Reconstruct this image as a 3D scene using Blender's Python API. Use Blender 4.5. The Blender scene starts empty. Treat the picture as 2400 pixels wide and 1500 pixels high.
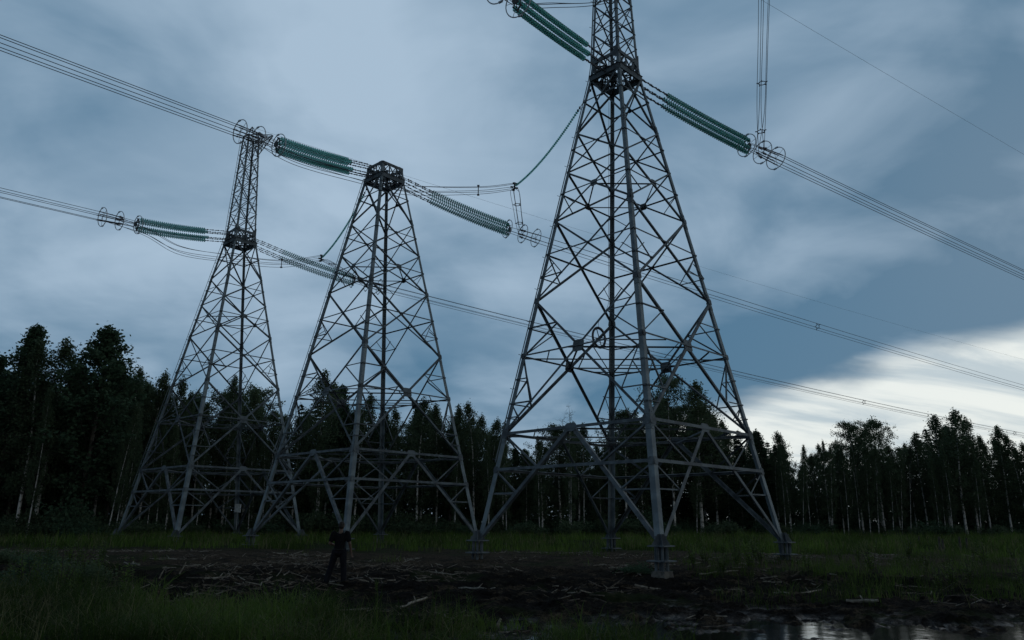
import bpy, math, random
import numpy as np
from mathutils import Vector, Matrix, noise
R = math.radians
sc = bpy.context.scene
COL = sc.collection

# ------------------------------------------------------------------ camera
PITCH, ROLL, FPX, CZ = 0.26158, 0.005934, 1770.5, 1.65
cd = bpy.data.cameras.new('camera'); cam = bpy.data.objects.new('camera', cd); COL.objects.link(cam)
cd.sensor_width = 36; cd.lens = 36 * FPX / 2400; cd.clip_end = 6000; cd.clip_start = 0.1
cam.matrix_world = Matrix.Translation((0, 0, CZ)) @ Matrix.Rotation(math.pi / 2 + PITCH, 4, 'X') @ Matrix.Rotation(ROLL, 4, 'Z')
sc.camera = cam
sc.view_settings.view_transform = 'Standard'; sc.view_settings.look = 'None'
sc.view_settings.exposure = 0; sc.view_settings.gamma = 1; sc.view_settings.use_curve_mapping = False

# ------------------------------------------------------------------ sky
SUN_EL, SUN_AZ = 24, 38          # degrees; azimuth measured from +Y towards +X
W = bpy.data.worlds.new('World'); sc.world = W; W.use_nodes = True
nt = W.node_tree; nt.nodes.clear()
class NG:
    def __init__(s, nt): s.nt = nt
    def n(s, t, **k):
        o = s.nt.nodes.new(t)
        for a, v in k.items(): setattr(o, a, v)
        return o
    def set(s, sock, v):
        if isinstance(v, (int, float)): sock.default_value = v
        elif isinstance(v, tuple): sock.default_value = v
        else: s.nt.links.new(v, sock)
    def m(s, op, a, b=None, c=None, clamp=False):
        o = s.n('ShaderNodeMath', operation=op); o.use_clamp = clamp
        for i, v in enumerate((a, b, c)):
            if v is not None: s.set(o.inputs[i], v)
        return o.outputs[0]
    def mr(s, v, a, b, c=0.0, d=1.0, smooth=True):
        o = s.n('ShaderNodeMapRange', interpolation_type='SMOOTHSTEP' if smooth else 'LINEAR')
        for i, x in enumerate((v, a, b, c, d)): s.set(o.inputs[i], x)
        return o.outputs[0]
    def mix(s, f, a, b):
        o = s.n('ShaderNodeMix', data_type='RGBA')
        s.set(o.inputs['Factor'], f)
        for nm, v in (('A', a), ('B', b)):
            sk = [i for i in o.inputs if i.name == nm and i.type == 'RGBA'][0]
            s.set(sk, (v + (1,)) if isinstance(v, tuple) and len(v) == 3 else v)
        return [i for i in o.outputs if i.type == 'RGBA'][0]
    def noise(s, vec, scale, detail=4, rough=.55, dist=0):
        o = s.n('ShaderNodeTexNoise'); s.set(o.inputs['Vector'], vec)
        o.inputs['Scale'].default_value = scale; o.inputs['Detail'].default_value = detail
        o.inputs['Roughness'].default_value = rough; o.inputs['Distortion'].default_value = dist
        return o.outputs['Fac']
g = NG(nt)
tc = g.n('ShaderNodeTexCoord'); sp = g.n('ShaderNodeSeparateXYZ'); nt.links.new(tc.outputs['Generated'], sp.inputs[0])
dx, dy, dz = sp.outputs
el = g.m('MULTIPLY', g.m('ARCSINE', dz), 57.2958)
az = g.m('MULTIPLY', g.m('ARCTAN2', dx, dy), 57.2958)
den = g.m('ADD', g.m('MAXIMUM', dz, 0.0), 0.30)
cb = g.n('ShaderNodeCombineXYZ'); g.set(cb.inputs[0], g.m('DIVIDE', dx, den)); g.set(cb.inputs[1], g.m('DIVIDE', dy, den)); cb.inputs[2].default_value = 3.7
P = cb.outputs[0]
n1 = g.noise(P, 1.0, 4, .5, .3)
n2 = g.noise(P, 3.0, 5, .5, .35)
mp = g.n('ShaderNodeMapping'); nt.links.new(P, mp.inputs[0]); mp.inputs['Scale'].default_value = (.55, 1.5, 1); mp.inputs['Rotation'].default_value = (0, 0, .25)
n3 = g.noise(mp.outputs[0], 2.3, 6, .55, .4)
def blob(a0, e0, sa, se):
    q = g.m('ADD', g.m('POWER', g.m('ABSOLUTE', g.m('DIVIDE', g.m('SUBTRACT', az, a0), sa)), 2.0), g.m('POWER', g.m('ABSOLUTE', g.m('DIVIDE', g.m('SUBTRACT', el, e0), se)), 2.0))
    return g.m('EXPONENT', g.m('MULTIPLY', q, -1.0))
# overall brightness of the cloud deck, 0 dark .. 1 light
b = g.m('ADD', g.mr(n1, .32, .68, -.24, .24), g.mr(n2, .3, .7, -.24, .24))
b = g.m('ADD', b, g.mr(n3, .3, .7, -.10, .10))
b = g.m('ADD', b, .49)
for (a0, e0, sa, se, k) in ((-12, 30, 14, 11, .22), (4, 22, 11, 12, .10), (-33, 27, 8, 7, -.20), (-20, 10, 12, 7, .10), (31, 18, 17, 7.5, -.48), (33, 29, 14, 7, -.14), (12, 12.5, 9, 4, -.42), (22, 14, 8, 4, -.16), (36, 33, 12, 9, -.26), (20, 27, 10, 7, .10), (-1, 11, 5, 3.5, .14), (-36, 16, 6, 5, -.12)):
    b = g.m('ADD', b, g.m('MULTIPLY', blob(a0, e0, sa, se), float(k)))
# lower, whiter opening in the deck towards the right horizon
edge = g.m('ADD', g.m('MULTIPLY', g.m('SUBTRACT', az, 15.9), .19), 8.7)
edge = g.m('ADD', edge, g.mr(n3, .3, .7, -.35, .35)); edge = g.m('ADD', edge, g.mr(n2, .3, .7, -.45, .45))
above = g.m('SUBTRACT', el, edge)
band = g.m('MULTIPLY', g.mr(above, 9.0, .2), g.mr(az, 2.0, 16.0))
b = g.m('SUBTRACT', b, g.m('MULTIPLY', band, .42))
b = g.m('MINIMUM', g.m('MAXIMUM', b, 0.0), 1.0)
deck = g.mix(b, (.068, .175, .288), (.405, .535, .670))
gap = g.mr(above, 1.0, -1.5)
gap = g.m('MULTIPLY', gap, g.mr(az, 6.0, 14.0))
mq = g.n('ShaderNodeMapping'); nt.links.new(P, mq.inputs[0]); mq.inputs['Scale'].default_value = (.45, 1.5, 1); mq.inputs['Rotation'].default_value = (0, 0, -.45); mq.inputs['Location'].default_value = (.3, .7, 0)
n4 = g.noise(mq.outputs[0], 3.4, 8, .58, .5)
bright = g.mix(g.mr(n4, .36, .60), (.48, .58, .64), (.82, .87, .85))
bright = g.mix(g.mr(el, 1.0, 4.5, .45, 0), bright, (.56, .72, .86))
lowglow = g.m('MULTIPLY', g.mr(el, 10.0, 2.0), g.mr(az, -25.0, 8.0, .1, .55))
deck = g.mix(lowglow, deck, (.38, .50, .62))
cloud = g.mix(gap, deck, bright)
# added dimming of the unseen sky overhead and behind, to darken the ground
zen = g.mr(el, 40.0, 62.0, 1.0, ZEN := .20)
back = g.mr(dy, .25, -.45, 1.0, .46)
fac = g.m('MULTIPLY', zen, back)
sky = g.n('ShaderNodeTexSky', sky_type='NISHITA'); sky.sun_disc = False
sky.sun_elevation = R(SUN_EL); sky.sun_rotation = R(SUN_AZ)
skys = g.n('ShaderNodeVectorMath', operation='SCALE'); nt.links.new(sky.outputs[0], skys.inputs[0]); skys.inputs['Scale'].default_value = .05
col = g.mix(.94, skys.outputs[0], cloud)
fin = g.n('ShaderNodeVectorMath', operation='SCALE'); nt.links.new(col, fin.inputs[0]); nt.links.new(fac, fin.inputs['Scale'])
bg = g.n('ShaderNodeBackground'); nt.links.new(fin.outputs[0], bg.inputs[0]); bg.inputs[1].default_value = 1.0
out = g.n('ShaderNodeOutputWorld'); nt.links.new(bg.outputs[0], out.inputs[0])
W.cycles.sampling_method = 'MANUAL'; W.cycles.sample_map_resolution = 512
sl = bpy.data.lights.new('sun', 'SUN'); so = bpy.data.objects.new('sun', sl); COL.objects.link(so)
sl.energy = .12; sl.angle = R(30); sl.color = (1, .95, .88)
sv = Vector((math.sin(R(SUN_AZ)) * math.cos(R(SUN_EL)), math.cos(R(SUN_AZ)) * math.cos(R(SUN_EL)), math.sin(R(SUN_EL))))
so.rotation_euler = sv.to_track_quat('Z', 'Y').to_euler(); so.location = sv * 100

# ------------------------------------------------------------------ helpers
def tag(o, label=None, cat=None, group=None, kind=None):
    if label: o['label'] = label
    if cat: o['category'] = cat
    if group: o['group'] = group
    if kind: o['kind'] = kind
    return o
def empty(name, loc, label, cat, group=None, rz=0):
    o = bpy.data.objects.new(name, None); COL.objects.link(o); o.location = loc; o.rotation_euler.z = rz; o.empty_display_size = .3
    return tag(o, label, cat, group)
class MB:
    def __init__(s): s.v = []; s.f = []; s.mi = []; s.cur = 0
    def add(s, vs, fs):
        o = len(s.v); s.v += [tuple(x) for x in vs]; s.f += [tuple(i + o for i in q) for q in fs]; s.mi += [s.cur] * len(fs)
    def box(s, c, ax, ay, az):
        c = Vector(c)
        vs = [c + ax * i + ay * j + az * k for i in (-1, 1) for j in (-1, 1) for k in (-1, 1)]
        s.add(vs, [(0, 1, 3, 2), (4, 6, 7, 5), (0, 4, 5, 1), (2, 3, 7, 6), (0, 2, 6, 4), (1, 5, 7, 3)])
    def prism(s, sec, p, q, u, v, sec2=None):
        n = len(sec); sec2 = sec2 or sec
        vs = [p + u * a + v * b for a, b in sec] + [q + u * a + v * b for a, b in sec2]
        s.add(vs, [(i, (i + 1) % n, (i + 1) % n + n, i + n) for i in range(n)] + [tuple(range(n))[::-1], tuple(range(n, 2 * n))])
    def angle(s, p, q, w, u, v, t=None):
        """steel angle p->q, one flange along u and the other along v, heel on the line"""
        t = t or max(.010, w * .11)
        s.prism([(0, 0), (w, 0), (w, t), (t, t), (t, w), (0, w)], Vector(p), Vector(q), u, v)
    def brace(s, p, q, w, nrm, off=0.0):
        """angle brace lying in a face with outward normal nrm"""
        p = Vector(p); q = Vector(q); d = (q - p).normalized(); u = d.cross(nrm).normalized(); n2 = u.cross(d).normalized()
        if n2.dot(nrm) < 0: n2 = -n2
        w = w * .80; o = nrm * off - u * w * .5
        s.angle(p + o, q + o, w, u, -n2)
    def tube(s, pts, r, n=6, closed=False, r2=None):
        pts = [Vector(p) for p in pts]; m = len(pts); ring = []
        o = len(s.v); prev = None
        for i, p in enumerate(pts):
            if closed: d = (pts[(i + 1) % m] - pts[i - 1])
            else: d = pts[min(i + 1, m - 1)] - pts[max(i - 1, 0)]
            if d.length < 1e-9: d = Vector((0, 0, 1))
            d.normalize()
            if prev is None:
                a = Vector((0, 0, 1)) if abs(d.z) < .9 else Vector((1, 0, 0)); x = d.cross(a).normalized()
            else:
                x = prev - d * prev.dot(d); x = x.normalized()
            prev = x; y = d.cross(x)
            rr = r if r2 is None else r + (r2 - r) * i / (m - 1)
            if isinstance(r, (list, tuple)): rr = r[i]
            s.v += [tuple(p + (x * math.cos(k * 2 * math.pi / n) + y * math.sin(k * 2 * math.pi / n)) * rr) for k in range(n)]
        for i in range(m if closed else m - 1):
            j = (i + 1) % m
            for k in range(n):
                s.f.append((o + i * n + k, o + i * n + (k + 1) % n, o + j * n + (k + 1) % n, o + j * n + k)); s.mi.append(s.cur)
        if not closed:
            s.f.append(tuple(o + k for k in range(n))[::-1]); s.f.append(tuple(o + (m - 1) * n + k for k in range(n))); s.mi += [s.cur] * 2
    def lathe(s, p, d, prof, n=10):
        """prof: list of (along, radius)"""
        d = Vector(d).normalized(); a = Vector((0, 0, 1)) if abs(d.z) < .9 else Vector((1, 0, 0)); x = d.cross(a).normalized(); y = d.cross(x); o = len(s.v)
        for h, r in prof:
            s.v += [tuple(Vector(p) + d * h + (x * math.cos(k * 2 * math.pi / n) + y * math.sin(k * 2 * math.pi / n)) * r) for k in range(n)]
        for i in range(len(prof) - 1):
            for k in range(n):
                s.f.append((o + i * n + k, o + i * n + (k + 1) % n, o + (i + 1) * n + (k + 1) % n, o + (i + 1) * n + k)); s.mi.append(s.cur)
    def mesh(s, name, mats, smooth=False):
        me = bpy.data.meshes.new(name); me.from_pydata(s.v, [], s.f)
        for m in (mats if isinstance(mats, (list, tuple)) else [mats]): me.materials.append(m)
        me.polygons.foreach_set('material_index', s.mi)
        if smooth: me.polygons.foreach_set('use_smooth', [True] * len(me.polygons))
        me.update(); return me
    def build(s, name, mats, parent=None, smooth=False, origin=None):
        if origin is not None:
            ov = Vector(origin); s.v = [tuple(Vector(x) - ov) for x in s.v]
        me = s.mesh(name, mats, smooth); o = bpy.data.objects.new(name, me); COL.objects.link(o)
        if origin is not None: o.location = origin
        if parent: o.parent = parent
        return o
def quads_mesh(name, V, mats, tint=None, mi=None, extra=None):
    """V: (N,4,3) array of quads -> mesh, tint (N,) stored as a face-corner colour"""
    n = len(V); me = bpy.data.meshes.new(name)
    me.vertices.add(n * 4); me.vertices.foreach_set('co', V.reshape(-1).astype(np.float32))
    me.loops.add(n * 4); me.loops.foreach_set('vertex_index', np.arange(n * 4, dtype=np.int32))
    me.polygons.add(n); me.polygons.foreach_set('loop_start', np.arange(0, n * 4, 4, dtype=np.int32))
    me.polygons.foreach_set('loop_total', np.full(n, 4, dtype=np.int32))
    for m in mats: me.materials.append(m)
    if mi is not None: me.polygons.foreach_set('material_index', mi.astype(np.int32))
    me.update(calc_edges=True)
    if tint is not None:
        at = me.attributes.new('tint', 'FLOAT', 'POINT'); at.data.foreach_set('value', np.repeat(tint, 4).astype(np.float32))
    return me
def obj(name, me, parent=None, loc=None):
    o = bpy.data.objects.new(name, me); COL.objects.link(o)
    if parent: o.parent = parent
    if loc is not None: o.location = loc
    return o
def dup(root, loc, rz=0, s=1, label=None, cat=None, group=None):
    r = root.copy(); COL.objects.link(r); r.location = loc; r.rotation_euler.z = rz
    r.scale = (s, s, s) if not isinstance(s, tuple) else s
    for k, v in (('label', label), ('category', cat), ('group', group)):
        if v: r[k] = v
        elif k in r: del r[k]
    for ch in KIDS.get(root.name, []):
        c = ch.copy(); COL.objects.link(c); c.parent = r
    return r
KIDS = {}

# ------------------------------------------------------------------ materials
def mat(name, col, rough=.7, metal=0, noise_scale=None, col2=None, detail=5, bump=0, bump_scale=None, spec=.4, lo=.4, hi=.6, coord='Object'):
    m = bpy.data.materials.new(name); m.use_nodes = True; g = NG(m.node_tree); bs = m.node_tree.nodes['Principled BSDF']
    bs.inputs['Base Color'].default_value = col + (1,); bs.inputs['Roughness'].default_value = rough; bs.inputs['Metallic'].default_value = metal
    bs.inputs['Specular IOR Level'].default_value = spec
    tc = g.n('ShaderNodeTexCoord')
    if noise_scale:
        f = g.noise(tc.outputs[coord], noise_scale, detail)
        m.node_tree.links.new(g.mix(g.mr(f, lo, hi), col, col2), bs.inputs['Base Color'])
    if bump:
        f = g.noise(tc.outputs[coord], bump_scale, 6, .6); b = g.n('ShaderNodeBump'); b.inputs['Strength'].default_value = bump; b.inputs['Distance'].default_value = .05
        m.node_tree.links.new(f, b.inputs['Height']); m.node_tree.links.new(b.outputs[0], bs.inputs['Normal'])
    return m
STEEL = mat('galvanised_steel', (.205, .25, .275), .62, .0, 1.7, (.115, .142, .163), 7, spec=.35, lo=.35, hi=.65)
STEELD = mat('weathered_steel', (.125, .15, .168), .65, .0, 2.5, (.070, .082, .094), 6, spec=.3)
WIRE = mat('aluminium_wire', (.10, .105, .12), .5, .3, 8, (.07, .07, .085), 3)
RING = mat('bright_ring_tube', (.55, .58, .62), .45, .2, 6, (.36, .38, .42), 3)
CONC = mat('concrete', (.15, .14, .125), .9, 0, 6, (.08, .075, .068), 6, .4, 30)
WOOD = mat('weathered_wood', (.34, .31, .26), .9, 0, 9, (.17, .15, .12), 6)
WOODD = mat('damp_bark_wood', (.16, .13, .105), .9, 0, 9, (.06, .05, .04), 6)
WHITE = mat('white_paint', (.55, .57, .58), .5, 0, 9, (.40, .42, .42), 4)
def glass_mat():
    m = bpy.data.materials.new('green_insulator_glass'); m.use_nodes = True; nt = m.node_tree; g = NG(nt); nt.nodes.clear()
    tc = g.n('ShaderNodeTexCoord'); f = g.noise(tc.outputs['Object'], 5, 2)
    c = g.mix(f, (.42, .92, .84), (.62, 1.0, .95))
    tr = g.n('ShaderNodeBsdfTranslucent'); nt.links.new(c, tr.inputs[0])
    tp = g.n('ShaderNodeBsdfTransparent'); tp.inputs[0].default_value = (.62, .95, .92, 1)
    gl = g.n('ShaderNodeBsdfGlossy'); gl.inputs['Roughness'].default_value = .12
    a = g.n('ShaderNodeMixShader'); a.inputs[0].default_value = .50; nt.links.new(tr.outputs[0], a.inputs[1]); nt.links.new(tp.outputs[0], a.inputs[2])
    fr = g.n('ShaderNodeFresnel'); fr.inputs[0].default_value = 1.5
    b = g.n('ShaderNodeMixShader'); nt.links.new(fr.outputs[0], b.inputs[0]); nt.links.new(a.outputs[0], b.inputs[1]); nt.links.new(gl.outputs[0], b.inputs[2])
    o = g.n('ShaderNodeOutputMaterial'); nt.links.new(b.outputs[0], o.inputs[0]); return m
GLASS = glass_mat()
def leaf_mat(name, c1, c2, trans=.25, rough=.6):
    m = bpy.data.materials.new(name); m.use_nodes = True; nt = m.node_tree; g = NG(nt); bs = nt.nodes['Principled BSDF']
    at = g.n('ShaderNodeAttribute', attribute_name='tint'); oi = g.n('ShaderNodeObjectInfo')
    f = g.m('ADD', g.m('MULTIPLY', at.outputs['Fac'], .7), g.m('MULTIPLY', oi.outputs['Random'], .3))
    c = g.mix(f, c1, c2); nt.links.new(c, bs.inputs['Base Color']); bs.inputs['Roughness'].default_value = rough; bs.inputs['Specular IOR Level'].default_value = .05
    tr = g.n('ShaderNodeBsdfTranslucent'); nt.links.new(c, tr.inputs[0])
    mx = g.n('ShaderNodeMixShader'); mx.inputs[0].default_value = trans; nt.links.new(bs.outputs[0], mx.inputs[1]); nt.links.new(tr.outputs[0], mx.inputs[2])
    nt.links.new(mx.outputs[0], nt.nodes['Material Output'].inputs[0]); return m
LEAF_B = leaf_mat('birch_leaf', (.060, .090, .052), (.130, .175, .100), .42)
LEAF_A = leaf_mat('aspen_leaf', (.040, .074, .046), (.085, .135, .078), .32)
LEAF_S = leaf_mat('spruce_needles', (.010, .022, .012), (.022, .040, .018), .05)
GRASS = leaf_mat('grass_blade', (.013, .026, .008), (.150, .240, .050), .4)
REED = leaf_mat('dry_grass_blade', (.05, .055, .025), (.26, .25, .13), .3)
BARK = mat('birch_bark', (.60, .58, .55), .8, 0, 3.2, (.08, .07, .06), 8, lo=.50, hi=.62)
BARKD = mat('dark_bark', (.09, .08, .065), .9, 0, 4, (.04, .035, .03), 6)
TWIG = mat('twig_bark', (.05, .042, .038), .9, 0, 4, (.03, .025, .022), 3)

# ------------------------------------------------------------------ ground
def ss(a, b, x):
    t = min(1, max(0, (x - a) / (b - a))); return t * t * (3 - 2 * t)
def nz(x, y, s, o=0): return noise.noise(Vector((x * s + o, y * s - o * .7, o * 1.3)))
def ground_z(x, y, fine=True):
    d = math.hypot(x, y)
    z = -.17 + .34 * ss(21.8, 26.5, y) + .18 * ss(26.5, 34, y) + .14 * ss(45, 70, y) + .25 * ss(-3, -14, x) * ss(30, 12, y)
    z += .10 * nz(x, y, .13, 3) * ss(300, 60, d)
    if y < 19 and x > -4:                                   # churned wet hollow on the right
        z -= .20 * ss(-1.5, 3.0, x + 1.2 * nz(x, y, .4, 6)) * ss(19.5, 14.8, y + .8 * nz(x, y, .5, 4)) * (1 - .55 * ss(.05, .35, nz(x, y, 1.1, 14) + .5 * nz(x, y, 2.7, 15)))
    if y > 120: z += .0
    if fine and d < 45:
        mud = ss(13, 15.5, y + nz(x, y, .3, 9)) * ss(34, 27, y) * .8 + .25
        k = 1 + ss(1, 4, x) * ss(18, 14, y) * .3
        a = nz(x, y, .9, 1) * .055 + nz(x, y, 2.3, 5) * .050 + abs(nz(x, y, 4.6, 7)) * .055 + nz(x, y, 9.5, 2) * .018
        rut = math.sin((y * .93 - x * .10) * 2.1 + nz(x, y, .35, 8) * 3) * .035
        z += (a * (1 + .9 * ss(28, 22, y)) + rut * ss(15, 17, y)) * mud * k * ss(45, 34, d)
    return z
def axis(lo, hi, step, far, grow=1.16):
    a = list(np.arange(lo, hi, step)); s = step; x = hi
    up = []
    while x < far: up.append(x); s *= grow; x += s
    s = step; x = lo - step; dn = []
    while x > -far: dn.append(x); s *= grow; x -= s
    return dn[::-1] + a + up
xs = axis(-13, 12, .085, 2500, 1.11); ys = axis(11, 24, .075, 2500, 1.045)
ys = [y for y in ys if y > -400]
gv = [(x, y, ground_z(x, y)) for y in ys for x in xs]; nx = len(xs)
gf = [(j * nx + i, j * nx + i + 1, (j + 1) * nx + i + 1, (j + 1) * nx + i) for j in range(len(ys) - 1) for i in range(nx - 1)]
gm = bpy.data.meshes.new('ground'); gm.from_pydata(gv, [], gf); gm.polygons.foreach_set('use_smooth', [True] * len(gf))
def ground_mat():
    m = bpy.data.materials.new('wet_peat_and_litter'); m.use_nodes = True; nt = m.node_tree; g = NG(nt); bs = nt.nodes['Principled BSDF']
    geo = g.n('ShaderNodeNewGeometry'); P = geo.outputs['Position']; s = g.n('ShaderNodeSeparateXYZ'); nt.links.new(P, s.inputs[0])
    big = g.noise(P, .28, 5, .6); mid = g.noise(P, 1.7, 8, .65); fine = g.noise(P, 14, 8, .7)
    mud = g.mix(g.mr(fine, .4, .65), (.0045, .004, .004), (.022, .018, .0155))
    lit = g.mix(g.mr(fine, .38, .62), (.022, .017, .012), (.125, .094, .064))
    c = g.mix(g.mr(mid, .50, .66), mud, lit)
    farb = g.mr(s.outputs[1], 23.5, 29.0)
    litt = g.mix(g.mr(mid, .34, .54), (.024, .019, .013), lit)
    c = g.mix(g.m('MULTIPLY', farb, .85), c, litt)
    grn = g.mix(mid, (.014, .024, .008), (.036, .050, .016))
    c = g.mix(g.m('MULTIPLY', g.mr(s.outputs[1], 33.0, 42.0), .9), c, grn)
    c = g.mix(g.m('MULTIPLY', g.mr(big, .54, .62), .6), c, grn)
    nt.links.new(c, bs.inputs['Base Color'])
    wet = g.m('MULTIPLY', g.mr(s.outputs[2], -.16, -.27), g.mr(mid, .65, .35))
    nt.links.new(g.mr(wet, 0.0, 1.0, .95, .38), bs.inputs['Roughness']); m.node_tree.links.new(g.mr(wet, 0.0, 1.0, .05, .30), bs.inputs['Specular IOR Level'])
    bp = g.n('ShaderNodeBump'); bp.inputs['Strength'].default_value = 1.0; bp.inputs['Distance'].default_value = .12
    nt.links.new(g.m('ADD', fine, g.m('MULTIPLY', mid, 1.2)), bp.inputs['Height']); nt.links.new(bp.outputs[0], bs.inputs['Normal'])
    return m
gm.materials.append(ground_mat()); go = obj('ground', gm); tag(go, kind='structure')
# standing water in the hollow
wm = bpy.data.materials.new('puddle_water'); wm.use_nodes = True; g = NG(wm.node_tree); bs = wm.node_tree.nodes['Principled BSDF']
bs.inputs['Base Color'].default_value = (.012, .011, .010, 1); bs.inputs['Roughness'].default_value = .07; bs.inputs['Specular IOR Level'].default_value = .6
tcw = g.n('ShaderNodeTexCoord'); f = g.noise(tcw.outputs['Object'], 2.2, 4); bp = g.n('ShaderNodeBump'); bp.inputs['Strength'].default_value = .16; bp.inputs['Distance'].default_value = .03
wm.node_tree.links.new(f, bp.inputs['Height']); wm.node_tree.links.new(bp.outputs[0], bs.inputs['Normal'])
m = MB(); m.add([(-3, 8, -.272), (16, 8, -.272), (16, 19, -.272), (-3, 19, -.272)], [(0, 1, 2, 3)])
tag(m.build('water', wm), kind='structure')

# picture column / row at depth Y -> world (only used to choose where real things stand)
def col_x(px, Y, z=1.5): return (px - 1200) / FPX * (Y * math.cos(PITCH) + (z - CZ) * math.sin(PITCH))
def top_z(px, py, Y):
    py = py - (px - 1200) * ROLL
    v = (750 - py) / FPX; return CZ + Y * (math.sin(PITCH) + math.cos(PITCH) * v) / (math.cos(PITCH) - math.sin(PITCH) * v)
def pt(px, py, Y):
    a, b_ = px - 1200, py - 750; c, s_ = math.cos(-ROLL), math.sin(-ROLL)
    X = (c * a - s_ * b_) / FPX; v = -(s_ * a + c * b_) / FPX
    k = Y / (math.cos(PITCH) - v * math.sin(PITCH))
    return Vector((X * k, Y, CZ + k * (math.sin(PITCH) + v * math.cos(PITCH))))

# ------------------------------------------------------------------ towers
LV = dict(foot=0, A=2.69, B=4.12, C=7.34, C1=9.72, D=11.81, E=13.37, F=14.64, H=15.7, I=16.80, J=17.64, K=19.2, WB=20.40, WT=21.21)
HW0, HWB, HWT = 6.0, 1.19, 1.07
TOWERS = dict(right=(4.7078, 30.7516, .9745, .0026), middle=(-7.7052, 41.6364, .9102, .0308), left=(-19.9224, 51.9627, .7646, .0504))
MAST_TOP, HWM = 29.0, .64
def hwf(z):
    if z <= LV['WB']: return HW0 + (HWB - HW0) * z / LV['WB']
    if z <= LV['WT']: return HWB + (HWT - HWB) * (z - LV['WB']) / (LV['WT'] - LV['WB'])
    return HWT + (HWM - HWT) * (z - LV['WT']) / (MAST_TOP - LV['WT'])
def corner(i, z):
    a = i * math.pi / 2; h = hwf(z); return Vector((h * math.cos(a), h * math.sin(a), z))
Z = Vector((0, 0, 1))
def plate(m, c, u, v, n, w, h, t=.012, oct_=True):
    k = .35
    pts = [(-w, -h * (1 - k)), (-w * (1 - k), -h), (w * (1 - k), -h), (w, -h * (1 - k)), (w, h * (1 - k)), (w * (1 - k), h), (-w * (1 - k), h), (-w, h * (1 - k))]
    m.prism(pts, Vector(c) - n * t, Vector(c) + n * t, u, v)
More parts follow.
